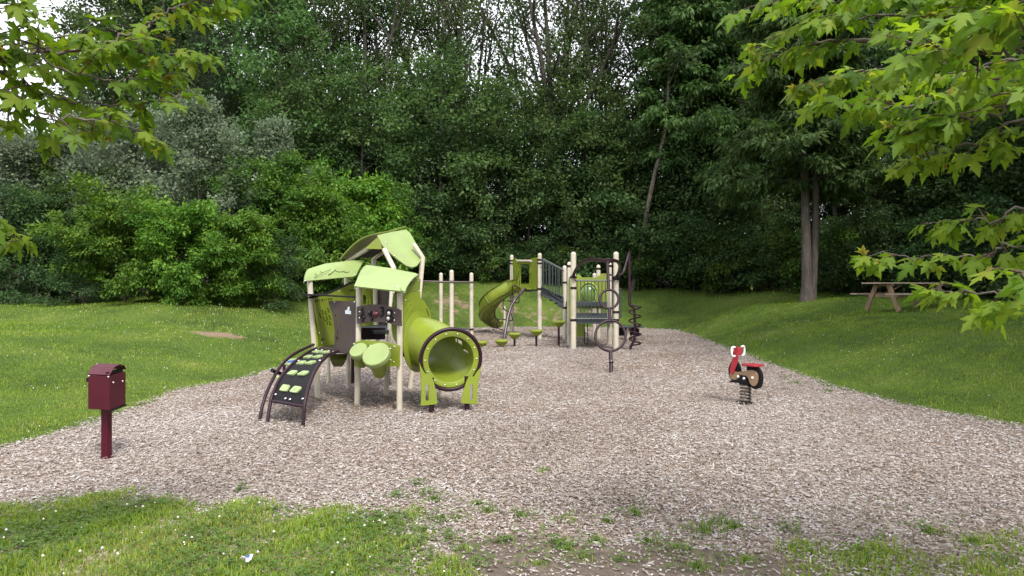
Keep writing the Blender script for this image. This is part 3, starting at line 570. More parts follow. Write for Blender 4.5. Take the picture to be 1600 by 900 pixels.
MB().slab([[CB(x, y, 0.034) for x, y in ((539.3, 485), (543, 483.5), (543, 480), (545, 479), (546.2, 481.5), (545.6, 485.5), (548.3, 485.8), (548.2, 491), (539.3, 490.5))]], CB.n, 0.003).build('sticker', M['sticker'], o_)
bolts(o_, [CB(522.6, 471.8, 0.03), CB(553.8, 472, 0.03), CB(523.5, 550.5, .03), CB(554, 551, .03)], CB.n, 0.015)
mp_ = [(556.9, 479.4), (566, 477.2), (575, 476), (588, 475.6), (600, 476.8), (613, 480), (626.2, 484.6), (626.9, 509.6), (615, 507.8), (606, 504.4), (593, 503.2), (578, 503.6), (567, 505.4), (557, 505.2)]
o_ = panel(AB, mp_, 0.02, (), 0.06).build('music_panel', M['brown'], ph, bevel=0.003)
def squig(pts, r, nm, mat, f): MB().tube(spline([AB(*f(x, y), 0.07) for x, y in pts], 5), r, 8).build(nm, M[mat], o_)
squig([(172, 520), (160, 545), (178, 560), (160, 590), (150, 615), (172, 628), (192, 612), (182, 592), (165, 602), (178, 640), (172, 660), (160, 650)], 0.009, 'treble_clef', 'black', cB)
squig([(225, 575), (240, 590), (250, 555), (262, 575), (248, 605), (268, 620), (262, 645), (248, 640)], 0.010, 'music_note', 'black', cB)
squig([(345, 525), (368, 515), (378, 540), (362, 560), (380, 575), (360, 605), (342, 590)], 0.010, 'music_note', 'black', cB)
MB().lathe(AB(*cB(305, 583), 0.058), AB.n, [(0.04, 0), (0.046, 0.012), (0.035, 0.03), (0.018, 0.042), (0.001, 0.046)], 18, False).build('button', mat_solid('dark_red_button', (0.09, 0.012, 0.02), 0.25, 0.1), o_)
e8 = [cB(x, y) for x, y in ((412, 545), (432, 533), (455, 545), (460, 575), (452, 595), (470, 620), (462, 655), (435, 668), (405, 652), (400, 620), (415, 597), (400, 572))]
q = panel(AB, e8, 0.02, (), 0.082, 4).build('dial_plate', M['black'], o_)
for x, y in ((437, 576), (430, 629)): MB().lathe(AB(*cB(x, y), 0.082), AB.n, [(0.026, 0), (0.025, 0.008), (0.012, 0.012), (0.001, 0.012)], 16, False).build('dial', M['steel'], q)
bolts(o_, [AB(*cB(x, y), 0.06) for x, y in ((140, 560), (140, 622), (243, 563), (352, 528), (492, 572), (488, 645), (412, 662), (185, 612))], AB.n, 0.012)
dpn = [(553.5, 535), (560, 533), (570, 532), (585, 532.3), (600, 534), (613, 537), (624, 540), (624, 572.5), (553.5, 572.5)]
o_ = panel(AB, dpn, 0.02, (), 0.055).build('drum_panel', M['green'], ph, bevel=0.003)
bolts(o_, [AB(*c4(x, y), .055) for x, y in ((402, 272), (397, 400), (370, 290), (372, 385), (205, 265), (68, 252))], AB.n, 0.013)
def drum(px, py, d, R_, ax, L_, low):
    c = P(px, py, d); ax = Vector(ax).normalized(); q = MB(); n = 28
    # cap, then a funnel that bends back into the panel
    q.lathe(c, ax, [(R_*0.80, -0.085), (R_*0.985, -0.075), (R_, -0.065), (R_, -0.012), (R_*0.985, 0.0), (R_*0.93, 0.008), (R_*0.5, 0.012), (0.001, 0.013)], n, False)
    cap = q.build('drum', M['roofgreen'], ph, 35)
    t = MB(); low = Vector(low); b0 = c-ax*0.07; cs = []
    for k in range(9):
        s = k/8; p = b0*(1-s)+low*s; p -= ax*0.05*math.sin(math.pi*s); cs.append((p, R_*(0.84-0.44*s**0.8)))
    t.tube([p for p, r in cs], [r for p, r in cs], n); t.build('drum_body', M['green'], cap, 45)
drum(587, 553, 9.16, 0.185, (-0.24, -0.70, 0.66), 0.45, P(591.5, 585, 9.42)); drum(559.6, 546.5, 9.38, 0.125, (-0.26, -0.62, 0.72), 0.34, P(565, 570, 9.6))
o_ = panel(EI, [(566, 447), (583, 447), (583, 512), (566, 512)], 0.02, [[EI(x, y) for x, y in ((567.5, 461), (571.5, 461), (574, 466), (574, 476), (567.5, 476))], slot(EI, 577.5, 468, 1.6, 14, .1)]).build('wall_panel', M['green'], ph)
panel(EI, [(556, 447), (564, 447), (564, 512), (556, 512)], 0.02).build('wall_panel', M['green'], ph)
panel(IG, [(590, 452), (607.5, 452), (607.5, 514), (588, 514)], 0.02).build('wall_panel', M['brown'], ph)
pa = Plane((0, 9.85, 0), (0.15, -1, 0))
panel(pa, [(614.6, 458), (626, 458), (626, 540), (619.5, 537), (615, 530), (611.8, 517), (611.3, 500), (612, 480)], 0.02).build('wall_panel', M['green'], ph, bevel=0.004)
# the wall that carries the tunnel
fc = AK(653.3, 533.5)
u_ = Vector((0.37, 0.93, 0)).normalized(); hole = [fc+u_*0.315*math.cos(a*math.pi/18)+Vector((0, 0, 1))*0.315*math.sin(a*math.pi/18) for a in range(36)]
wl = [(630.5, 462), (640, 457.5), (656.5, 454.5), (657, 466), (662, 470), (668.5, 479), (672.5, 490), (675, 503), (677, 540), (672, 562), (662, 574), (648, 573.5), (638, 564), (632, 546), (630.5, 525)]
o_ = panel(AK, wl, 0.02, [hole]+[slot(AK, x, y, 1.5, 6.0, -0.35) for x, y in ((634.0, 478), (636.8, 473.5), (640.4, 470.5), (640.9, 478), (636.6, 485), (634.2, 491), (643.8, 489), (638.4, 498), (641.2, 494))]+[slot(AK, 668.6, 489, 1.5, 13, 0.30)], 0.0).build('tunnel_wall', M['green'], ph, bevel=0.003)
bolts(o_, [AK(x, y) for x, y in ((634, 469), (635, 517), (636, 545), (654, 438.5))]+[fc+u_*0.395*math.cos(a)+Vector((0, 0, 1))*0.395*math.sin(a) for a in (0.8, 1.3, 1.8, 2.3, 2.8, 3.3, 3.8, 4.3)], AK.n, 0.013)
panel(AK, [(629.5, 459.5), (641, 446), (652.5, 432.5), (657.5, 437), (656.3, 453.5), (644, 455.5), (635, 459)], 0.02, (), 0.004).build('gable_panel', M['darkgreen'], ph, bevel=0.003)
# tunnel
tc_ = P(704.6, 561.5, 9.2); d0 = V(0.93, -0.37, 0); d1 = V(0.32, -0.94, -0.10).normalized()
tun = MB(); n = 56; rings = 34; ctr = []
p0, p3 = fc-d0*0.02, tc_; p1 = p0+d0*0.30; p2 = p3-d1*0.36
for i in range(rings+1):
    t = i/rings; p = (1-t)**3*p0+3*(1-t)**2*t*p1+3*(1-t)*t*t*p2+t**3*p3; dd = (3*(1-t)**2*(p1-p0)+6*(1-t)*t*(p2-p1)+3*t*t*(p3-p2)).normalized()
    s = dd.cross(V(0, 0, 1)).normalized(); w_ = s.cross(dd); ctr.append((p, dd, s, w_))
RT = 0.335; vs = [p+s*RT*math.cos(2*math.pi*k/n)+w_*RT*math.sin(2*math.pi*k/n) for p, dd, s, w_ in ctr for k in range(n)]
HO = {(i, k) for (i0, i1, ks) in ((27, 31, (14,)), (15, 21, (24, 25)), (21, 27, (27,))) for i in range(i0, i1) for k in ks}
tun.add(vs, [(i*n+k, i*n+(k+1) % n, (i+1)*n+(k+1) % n, (i+1)*n+k) for i in range(rings) for k in range(n) if (i, k) not in HO])
tunnel = tun.build('tunnel', M['green'], ph, 60, solid=0.028)
MB().lathe(fc+AK.n*0.004, AK.n, [(RT-.03, 0), (RT+0.085, 0), (RT+0.085, 0.012), (RT+0.03, 0.02), (RT, 0.03), (RT-.03, 0.03)], 48, False).build('flange', M['green'], tunnel)
sm = ctr[17]; MB().tube([sm[0]+(sm[2]*math.cos(a*math.pi/24)+sm[3]*math.sin(a*math.pi/24))*(RT-.022) for a in range(48)], 0.008, 6, True).build('seam', M['darkgreen'], tunnel)
sm = ctr[28]; MB().lathe(sm[0], sm[1], [(RT-.002, -0.02), (RT+.03, -0.016), (RT+.03, .0), (RT+0.03, .016), (RT-.002, 0.02)], 48, False).build('collar', M['green'], tunnel)
ex = ctr[-1]; MB().lathe(ex[0], ex[1], [(RT-0.034, -0.02), (RT-0.034, 0.012), (RT-0.028, 0.016), (RT+0.03, 0.016), (RT+0.036, 0.01), (RT+0.036, -0.012), (RT-0.0, -0.02)], 56, False).build('rim', M['green'], tunnel)
bolts(tunnel, [ex[0]+ex[1]*0.016+(ex[2]*math.cos(a*math.pi/7)+ex[3]*math.sin(a*math.pi/7))*(RT+0.005) for a in range(14)], ex[1], 0.012)
MB().tube([ex[0]+ex[1]*0.0+(ex[2]*math.cos(a*math.pi/32)+ex[3]*math.sin(a*math.pi/32))*(RT+0.062) for a in range(64)], 0.026, 12, True).build('ring', M['purple'], ph)
ep = Plane(ex[0]+ex[1]*0.02, V(ex[1].x, ex[1].y, 0))
fl_ = [(611, 402), (625, 440), (650, 485), (667, 500), (676, 497), (700, 505), (728, 552), (748, 640), (762, 738), (752, 750), (621, 762), (627, 640), (622, 520)]
fr_ = [(1128, 425), (1112, 455), (1085, 488), (1060, 527), (1048, 510), (1030, 500), (1003, 555), (975, 640), (953, 733), (965, 742), (1088, 751), (1090, 640), (1108, 520)]
for lp, sx in ((fl_, (675, 655, 24, 135)), (fr_, (1041, 652, 24, 138))):
    x, y = c4(sx[0], sx[1]); q = panel(ep, [c4(a, b) for a, b in lp], 0.02, [slot(ep, x, y, sx[2]/5.3, sx[3]/5.3, 0, 0.03)], 0.03).build('foot_panel', M['green'], ph, bevel=0.003)
for px, py in ((674.3, 645), (729.6, 641.5)):
    g = G(px, py); MB().tube([g-V(0, 0, .1), g+V(0, 0, 0.45)], 0.034, 14).build('leg', M['purple'], ph)
# roofs
r1 = P(590, 367.2, 11.0); r2 = P(635, 358.5, 11.75)
rp_ = tplane(r1, r2, P(648, 418, 11.05))
lf = [(590, 367.2), (612, 362), (634.8, 358.6), (641, 364), (648, 376), (654, 388), (657.4, 398), (657, 408), (652, 415), (644.5, 417.8), (634.5, 414.7), (623, 406), (609, 394.5), (597.5, 382)]
top = MB().slab([[rp_(x, y) for x, y in lf]], rp_.n, 0.022).build('tower_roof', M['roofgreen'], ph, bevel=0.004)
bolts(top, [rp_(x, y) for x, y in ((603, 378.5), (616, 399.5), (651, 391), (626, 366))], rp_.n, 0.014)
ll = P(531.6, 409, 11.25); llb = ll+(r2-r1)*1.05; rows = []
for i in range(7):
    t = i/6; bow = V(0, 0, 0.10)*math.sin(math.pi*t*0.95); rows.append([r1*(1-t)+ll*t+bow+V(-.004, 0, 0.012), (r1*.5+r2*.5)*(1-t)+(ll*.5+llb*.5)*t+bow+V(-.004, 0, .012), (r2+V(.0, .03, .03))*(1-t)+llb*t+bow+V(-.004, 0, .012)])
MB().sheet(rows, 0.022).build('tower_roof', M['darkgreen'], ph, bevel=0.003)
gp = Plane((0, 11.12, 0), (0.1, -1, 0)); panel(gp, [(570, 388.5), (588, 372), (591.5, 372), (598.5, 389.3)], 0.02).build('gable_panel', M['green'], ph)
gp2 = Plane((0, 11.85, 0), (0.1, -1, 0)); panel(gp2, [(556, 402), (584, 388), (600, 391), (590, 397), (575, 403)], 0.02).build('roof_brace', M['brown'], ph)
def roof(cs, nm='low_roof', th=0.02, bow=0.03):
    rows = []
    for i in range(7):
        t = i/6; rows.append([cs[0][j]*(1-t)+cs[1][j]*t+V(0, 0, bow*math.sin(math.pi*t)) for j in range(len(cs[0]))])
    return MB().sheet(rows, th)
lo = [P(475.5, 442.3, 10.12), P(474, 440.5, 10.12), P(530, 435.2, 10.85), P(551, 433.4, 11.05), P(555.5, 431.6, 11.1)]; hi = [P(480.5, 424, 10.5), P(483, 421.6, 10.52), P(508, 413, 10.85), P(549, 408.3, 11.3), P(569.6, 407.9, 11.45)]
q = roof([lo, hi], bow=0.02).build('low_roof', M['roofgreen'], ph, 60, bevel=0.004)
lf2 = lambda x, y, d: P(*cA(x, y), d)
MB().tube(spline([lf2(x, y, d) for x, y, d in ((135, 217, 10.33), (200, 180, 10.45), (250, 155, 10.6), (300, 135, 10.75))], 4), 0.0035, 6).tube([lf2(165, 197, 10.36), lf2(142, 172, 10.42)], 0.0035, 6).tube([lf2(222, 172, 10.5), lf2(195, 155, 10.5)], 0.0035, 6).tube(spline([lf2(x, y, d) for x, y, d in ((345, 145, 10.85), (370, 158, 10.87), (405, 160, 10.92), (440, 150, 10.97))], 4), 0.0035, 6).build('leaf_groove', M['black'], q)
for pts, d in ((((282, 172), (310, 148), (335, 128), (352, 118), (348, 132), (318, 158), (290, 178)), 10.70), (((438, 152), (455, 132), (480, 120), (505, 118), (515, 128), (505, 148), (478, 160), (450, 160)), 10.97)):
    rl = tplane(lo[1], lo[4], hi[2]); MB().slab([spline([rl(*cA(x, y), 0.03) for x, y in pts], 3, True)], rl.n, 0.05).build('leaf_relief', M['roofgreen'], q)
rl = tplane(lo[1], lo[4], hi[2]); bolts(q, [rl(*cA(x, y), 0.024) for x, y in ((45, 250), (605, 88), (540, 185))], rl.n, 0.013)
lo = [P(555.2, 451.0, 9.42), P(554, 448.8, 9.44), P(590, 453, 9.2), P(628, 456.8, 9.02), P(632.8, 455.8, 9.03)]; hi = [P(569, 418.5, 10.1), P(573.5, 415.8, 10.15), P(610, 421, 9.95), P(650, 429, 9.74), P(653.5, 431.2, 9.7)]
q = roof([lo, hi], bow=0.035).build('low_roof', M['roofgreen'], ph, 60, bevel=0.004)
rl = tplane(lo[1], lo[3], (hi[1]+hi[3])/2); bolts(q, [rl(*cB(x, y), 0.034) for x, y in ((190, 155), (145, 220), (573, 210), (522, 302))], rl.n, 0.014)
MB().slab([spline([rl(*cB(x, y), 0.042) for x, y in ((585, 355), (555, 330), (553, 300), (580, 288), (605, 305), (605, 335))], 4, True)], rl.n, 0.03).build('leaf_relief', M['roofgreen'], q)
# low shell under the deck
hp = Plane((0, 10.75, 0), (0, -1, 0))
MB().sheet([[P(x+dx, y, d) for x, dx in ((514, sg), (521, 0), (530, 0), (543, -sg))] for y, d, sg in ((553, 10.5, 0), (562, 10.35, 2), (569, 10.5, 5), (573, 10.85, 9))], 0.02).build('hull_panel', M['darkgreen'], ph)
# climbing ramp
def c3(x, y): return (390+x/4.5, 480+y/4.5)
def rail_pts(base, topw, px):
    pl = vplane(base, topw); return [pl(*c3(x, y)) for x, y in px]
bR, bL, bO = G(473.3, 668.4), G(417.8, 661), G(405.6, 658.4); tR, tL, tO = P(*c3(622, 312), 9.72), P(*c3(468, 290), 10.15), P(*c3(455, 260), 10.3)
rR = spline([bR-V(0, 0, .1)]+rail_pts(bR, tR, [(376, 848), (386, 690), (410, 580), (432, 515), (460, 450), (497, 393), (540, 350), (582, 325)])+[tR], 5)
rL = spline([bL-V(0, 0, .1)]+rail_pts(bL, tL, [(124, 815), (150, 655), (172, 590), (200, 525), (245, 460), (300, 400), (370, 345), (425, 310)])+[tL], 5)
rO = spline([bO-V(0, 0, .1)]+rail_pts(bO, tO, [(70, 803), (88, 700), (112, 620), (140, 555), (180, 475), (230, 400), (290, 345), (350, 308), (410, 280)])+[tO], 5)
rampo = MB()
def at_u(rl_, t):
    L_ = [0]
    for a, b in zip(rl_, rl_[1:]): L_.append(L_[-1]+(b-a).length)
    q = t*L_[-1]
    for i in range(len(L_)-1):
        if L_[i+1] >= q: return rl_[i].lerp(rl_[i+1], (q-L_[i])/max(1e-6, L_[i+1]-L_[i]))
    return rl_[-1]
def frac(rl_, z):
    L_ = [0]
    for a, b in zip(rl_, rl_[1:]): L_.append(L_[-1]+(b-a).length)
    for i in range(len(rl_)-1):
        if rl_[i+1].z >= z: return (L_[i]+(L_[i+1]-L_[i])*(z-rl_[i].z)/max(1e-6, rl_[i+1].z-rl_[i].z))/L_[-1]
    return 1
fR, fL = frac(rR, P(*c3(385, 688), 8.25).z), frac(rL, P(*c3(150, 655), 8.5).z)
def mat_pt(u, v, off=0.0):
    a = at_u(rL, fL+(0.985-fL)*v); b = at_u(rR, fR+(0.985-fR)*v); a2 = at_u(rL, fL+(0.985-fL)*min(1, v+.02)); p = a.lerp(b, u); n_ = (b-a).cross(a2-a).normalized(); return p+n_*off, n_, (b-a).normalized()
ramp_ = MB().sheet([[mat_pt(u, v/20, -0.005)[0] for u in (0.02, 0.25, 0.5, 0.75, 0.98)] for v in range(21)], -0.02).build('ramp', M['black'], ph)
MB().tube(rR, 0.021, 12).build('rail', M['purple'], ramp_); MB().tube(rL, 0.021, 12).build('rail', M['purple'], ramp_); MB().tube([at_u(rL, fL-.005), at_u(rR, fR-.005)], 0.019, 12).build('crossbar', M['purple'], ramp_)
MB().tube(rO, 0.021, 12).build('handrail', M['purple'], ph)
for i, (v, sk_) in enumerate(((0.115, 0), (0.30, 0), (0.49, .02), (0.66, .02), (0.86, 0))):
    for j, uu in enumerate((0.29, 0.66)):
        uu += (0.0 if i % 2 else (-.01 if j else .02)); c, n_, u1 = mat_pt(uu, v, 0.016); v1 = n_.cross(u1)
        if v1.z < 0: v1 = -v1
        hw, hh = 0.070, 0.046; sl_ = 0.006*(1 if j else -1); lp = []
        for sx, sy in ((-1, -1), (1, -1), (1, 1), (-1, 1)):
            for k in range(4):
                a = math.atan2(sy, sx)-math.pi/4+math.pi/2*k/3-0.0; lp.append(c+u1*(sx*(hw-.02)+.02*math.cos(a)+sl_*sy)+v1*(sy*(hh-.02)+.02*math.sin(a)))
        nn_ = u1.cross(v1); g = MB().slab([lp], nn_ if nn_.dot(V(0, -1, 1)) > 0 else -nn_, 0.02).build('grip', M['gripgreen'], ramp_)
        nd = nn_ if nn_.dot(V(0, -1, 1)) > 0 else -nn_
        text(g, 'numeral', str(2*i+j+1) if i < 5 else '', c-u1*0.012-v1*0.022+nd*0.001, u1, v1, nd, 0.036, M['black'], 0.001) if 2*i+j+1 < 10 else None
bolts(ramp_, [mat_pt(u, v, 0.003)[0] for u, v in ((.09, .05), (.42, .03), (.56, .03), (.92, .05), (.1, .55), (.9, .55), (.12, .95), (.35, .97), (.65, .97), (.88, .95))], mat_pt(.5, .3)[1] if mat_pt(.5, .3)[1].y < 0 else -mat_pt(.5, .3)[1], 0.018)
# small leaf steps and grip beside the ramp
def cD(x, y): return (400+x/10, 530+y/10)
def leafstep(pts, d0_, d1_, mat='gripgreen'):
    ys = [y for x, y in pts]; lp = []
    zl = P(0, cD(0, max(ys))[1], d0_).z
    for x, y in pts:
        px, py = cD(x, y); d = F*(EYE-zl)/(py-450); lp.append(P(px, py, d))
    return MB().slab([lp], V(0, 0, 1), 0.025).build('step_plate', M[mat], ph, bevel=0.004), zl
sp_, zl = leafstep([(390, 355), (420, 340), (560, 300), (690, 284), (655, 318), (600, 352), (545, 393), (455, 378)], 9.9, 9.9)
sb = MB().slab([[P(*cD(x, y), F*(EYE-zl-.003)/(cD(x, y)[1]-450)) for x, y in ((500, 340), (590, 322), (640, 318), (600, 345), (555, 362), (480, 365))]], V(0, 0, 1), 0.003).build('decal', M['blue'], sp_)
g = P(444, 572, 10.0); MB().tube([V(g.x, g.y, -.1), V(g.x, g.y, zl-.02)], 0.022, 10).build('leg', M['purple'], ph)
sp2, zl2 = leafstep([(280, 588), (320, 545), (372, 580), (360, 596)], 9.3, 9.3)
MB().tube([P(425, 578.5, 8.95), P(431, 581, 9.05), P(439.5, 584, 9.2)], 0.024, 10).build('hand_grip', M['black'], ph)
# ------------------------------------------------------------------ rack of three posts with a high bar
rk = thing('overhead_bar_frame', (-2.4, 23.5, 0), 'row of three cream posts joined by a thin plum bar behind the play house', 'climbing frame')
RP = 0.066
def bigpost(par, px, py_top, d, r=RP, bands=(), z0=-0.1):
    x = (px-800)/F*d; z = P(px, py_top, d).z; q = post(par, [V(x, d, z0), V(x, d, z-r)], r)
    for by in bands:
        zb = P(px, by, d).z; MB().lathe((x, d, zb-0.03), (0, 0, 1), [(r, 0), (r+.008, 0.0), (r+.008, .06), (r, .06)], 16).build('clamp', M['purple'], q)
    return q
bigpost(rk, 689, 426, 25.0, RP, (440.5,)); bigpost(rk, 705.6, 421.5, 23.2, 0.072, (440,)); bigpost(rk, 736.6, 425.8, 23.6, RP, (441, 514.5))
MB().tube([P(640, 438.5, 23), P(690, 440.3, 23.0), P(740, 441, 23.4)], 0.026, 10).build('high_bar', M['plummetal'], rk)
MB().box(P(722, 514, 23.4), (0.42, 0.3, 0.04)).build('foot_board', M['teal'], rk, bevel=0.005)
# ------------------------------------------------------------------ the big climbing structure
def c6(x, y): return (730+x/5.627, 390+y/5.627)
def c7(x, y): return (860+x/4.286, 380+y/4.286)
def c8(x, y): return (880+x/5.146, 385+y/5.143)
bs = thing('climbing_structure', (2.2, 20.5, 0), 'tall climbing structure with cream posts, lime spiral slide and slate decks', 'play structure')
bigpost(bs, 799.6, 398, 24.6, RP, (407.5, 412, 452)); bigpost(bs, 843.4, 395.2, 22.2, RP, (406, 411.5, 451.5)); bigpost(bs, 882.2, 414.8, 22.3, RP, (441.5, 481)); bigpost(bs, 889.8, 409, 19.9, RP, (416,))
bigpost(bs, 896, 393.2, 18.5, 0.072, (433, 450, 500)); bigpost(bs, 962.6, 393, 18.55, 0.072, (436, 487.5, 500)); bigpost(bs, 952.3, 410, 19.7, RP, (415.5,)); bigpost(bs, 935, 413.6, 22.4, RP, (420,)); bigpost(bs, 928.8, 426.5, 23.3, RP)
zlow = P(930, 500, 18.5).z
def hslab(pts, z, th, nm, mat, par): return MB().slab([[V(x, y, z) for x, y in pts]], V(0, 0, 1), th).build(nm, M[mat], par, bevel=0.006)
X = lambda px, d: (px-800)/F*d
dk = hslab([(X(896, 18.5), 18.5), (X(962.6, 18.55), 18.55), (X(950, 20.6), 20.6), (X(889, 20.6), 20.6)], zlow+0.03, 0.13, 'deck', 'deck', bs)
z2 = P(930, 484, 20.4).z
hslab([(X(893, 20.5), 20.5), (X(955, 20.5), 20.5), (X(937, 22.5), 22.5), (X(884, 22.5), 22.5)], z2+0.22, 0.12, 'deck', 'deck', bs)
MB().slab([[P(899, 489, 20.45), P(954, 489, 20.45), P(954, 494, 20.45), P(899, 494, 20.45)]], V(0, -1, 0), 0.03).build('riser', M['deck'], bs)
# railings of upright bars
def railing(par, a0, a1, b0, b1, n, mat='teal', r=0.014, nm='railing'):
    q = MB().tube([a0, a1], 0.022, 8).tube([b0, b1], 0.018, 8)
    for k in range(n): t = (k+0.5)/n; q.tube([a0.lerp(a1, t), b0.lerp(b1, t)], r, 6, cap=False)
    return q.build(nm, M[mat], par)
railing(bs, P(899, 438.3, 18.45), P(960, 438.3, 18.5), P(899, 498, 18.45), P(960, 498, 18.5), 11, r=0.011)
railing(bs, P(965.5, 450, 18.6), P(971.5, 452, 20.5), P(965.5, 499, 18.6), P(971.5, 494, 20.5), 4, r=0.010)
# stair bridge
railing(bs, P(846, 406, 22.0), P(880.5, 423, 22.2), P(846, 449.5, 22.0), P(880.5, 472, 22.2), 7); railing(bs, P(848, 404.5, 23.0), P(880, 421, 23.0), P(848, 448, 23.0), P(880, 470, 23.0), 9, r=0.011)
MB().tube([P(846, 448, 21.95), P(879, 463.5, 22.15)], 0.025, 8).build('handrail', M['teal'], bs)
sg = vplane((X(843, 22.1), 22.1), (X(882, 22.25), 22.25))
for off in (0.04, -0.9):
    panel(sg, [(846, 453), (880.5, 464), (880.5, 482), (874, 480.5), (872, 478.5), (871, 473), (846, 461.5)], 0.04, (), off).build('stringer', M['deck'], bs)
for k in range(4):
    p = sg(850+k*8.2, 458.5+k*5.0, 0); MB().slab([[p+V(-.12, 0.02, 0), p+V(.12, 0.02, 0), p+V(.12, .88, 0), p+V(-.12, .88, 0)]], V(0, 0, 1), 0.04).build('stair_tread', M['deck'], bs)
# slide deck and hood
zs = P(822, 452, 23.3).z
hslab([(X(800, 24.5), 24.5), (X(843, 22.3), 22.3), (X(843, 22.3)+0.42, 23.2), (X(800, 24.5)+0.3, 25.3)], zs, 0.06, 'slide_deck', 'deck', bs)
hp_ = vplane((X(799.6, 24.6), 24.6), (X(843.4, 22.2), 22.2))
out = [c6(x, y) for x, y in ((400, 85), (418, 78), (445, 98), (555, 98), (560, 80), (585, 70), (611, 70), (611, 345), (590, 352), (565, 348), (556, 337), (445, 337), (437, 352), (402, 352))]
hol = [hp_(*c6(x, y), 0.04) for x, y in ((464, 128), (542, 128), (545, 140), (545, 334), (461, 334), (461, 140))]
hood = panel(hp_, out, 0.05, [hol]+[slot(hp_, *c6(449, y), 1.7, 13, 0, 0.04) for y in (145, 245)]+[slot(hp_, *c6(553, y), 1.7, 13, 0, 0.04) for y in (150, 245)], 0.04).build('slide_hood', M['green'], bs, bevel=0.008)
MB().tube([hp_(*c6(440, 100), 0.06), hp_(*c6(562, 100), 0.06)], 0.04, 10).build('hood_bar', M['cream'], hood)
# the chute: a half pipe swept along a curve
cl = spline([P(824, 449.5, 23.4), P(814, 450, 23.95), P(799, 453, 24.2), P(781, 463, 24.3), P(767, 476, 24.5), P(759, 488, 25.0), P(760, 497, 25.7), P(767, 503.5, 26.2), P(776, 507, 26.5)], 7)
rows_o = []; W_, Dp = 0.28, 0.30
for i, p in enumerate(cl):
    a, b = cl[max(i-1, 0)], cl[min(i+1, len(cl)-1)]; t = (b-a).normalized(); s = t.cross(V(0, 0, 1)).normalized(); w_ = s.cross(t)
    bank = -0.28 if 12 < i < 52 else -0.12; s2 = s*math.cos(bank)+w_*math.sin(bank); w2 = w_*math.cos(bank)-s*math.sin(bank); row = []
    flare = 1.0+0.25*max(0, 1-i/5)
    for k in range(13):
        an = math.pi*k/12; row.append(p-s2*W_*flare*math.cos(an)*(1.0)-w2*(Dp*math.sin(an)**0.7-Dp*0.55))
    row[0] = row[0]+w2*0.10; row[1] = row[1]+w2*0.05; row = [row[0]-s2*0.035-w2*0.03]+row+[row[-1]+s2*0.035-w2*0.03]; rows_o.append(row)
slide = MB().sheet(rows_o, 0.018).build('slide', M['green'], bs, 50)
for j in (4, 6, 8, 10):
    MB().tube([rows_o[k][j]+(rows_o[k][j]-(rows_o[k][1]+rows_o[k][-2])/2).normalized()*0.02 for k in range(14, len(rows_o))], 0.013, 6).build('slide_rib', M['darkgreen'], slide)
for k in (10, 26, 40):
    MB().tube([q+(q-(rows_o[k][1]+rows_o[k][-2])/2).normalized()*0.018 for q in rows_o[k][1:-1]], 0.012, 6).build('slide_joint', M['darkgreen'], slide)
g = G(768, 519.5); MB().tube([V(g.x, cl[-6].y+.1, -.1), V(cl[-5].x, cl[-6].y+.1, cl[-5].z-.2)], 0.05, 10).build('slide_leg', M['cream'], bs)
p = cl[30]; MB().tube([V(p.x+.55, p.y-.6, -.1), V(p.x+.55, p.y-.6, p.z+0.05)], 0.04, 10).build('slide_leg', M['cream'], bs)
# the bent pole with wire loops
pw = [G(788, 530)-V(0, 0, .1), G(788, 530), P(790, 515, 22.35), P(796, 486, 22.7), P(805, 468, 22.9), P(820.5, 451, 23.3)]
pole = MB().tube(spline(pw, 5), 0.05, 12).build('loop_pole', M['plummetal'], bs)
for lp in (((470, 345), (440, 328), (410, 316), (396, 330), (398, 400), (410, 415)), ((455, 385), (455, 460), (440, 468), (415, 468)), ((405, 455), (340, 450), (316, 455), (316, 500), (330, 530), (365, 545)), ((385, 560), (398, 605), (385, 625), (300, 610), (265, 615), (256, 640), (270, 685), (290, 700), (322, 706)), ((335, 745), (350, 780), (362, 800))):
    MB().tube(spline([P(*c6(x, y), 22.75-0.12*(k % 2)) for k, (x, y) in enumerate(lp)], 5), 0.017, 8).build('foot_loop', M['purple'], pole)
# bubble panel
bp_ = vplane((X(899, 21.6), 21.6), (X(947, 21.2), 21.2))
o2 = [c8(x, y) for x, y in ((100, 500), (100, 235), (120, 222), (138, 235), (150, 250), (200, 248), (265, 250), (285, 235), (310, 218), (345, 218), (350, 230), (350, 500))]
bub = panel(bp_, o2, 0.03).build('bubble_panel', M['green'], bs, bevel=0.006)
cx8, cy8 = c8(205, 390); cB0 = bp_(cx8, cy8, 0.03); ub = V(-bp_.n.y, bp_.n.x, 0)
for rr_, pr in ((0.30, 0.035), (0.235, 0.022)): MB().tube([cB0+ub*rr_*math.cos(a*math.pi/20)+V(0, 0, 1)*rr_*1.22*math.sin(a*math.pi/20) for a in range(40)], pr, 8, True).build('bubble_ring', M['gripgreen' if rr_ < .26 else 'green'], bub)
MB().ball(cB0-bp_.n*0.02, 0.225, 20, (1, 0.5, 1.2)).build('bubble_window', mat_solid('smoked_bubble', (0.10, 0.16, 0.03), 0.15, 0.1), bub)
sp3 = vplane((X(884.5, 20.6), 20.6), (X(888, 19.6), 19.6)); MB().slab([[P(886, 437, 20.7), P(890.2, 434, 19.4), P(890.2, 499, 19.4), P(886, 497, 20.7)]], V(-1, -.2, 0), 0.03).build('side_panel', M['green'], bs)
MB().slab([[P(901, 503, 21.3), P(913, 503, 21.3), P(915, 526, 21.3), P(900, 526, 21.3)]], V(0, -1, 0), 0.03).build('skirt_panel', M['green'], bs)
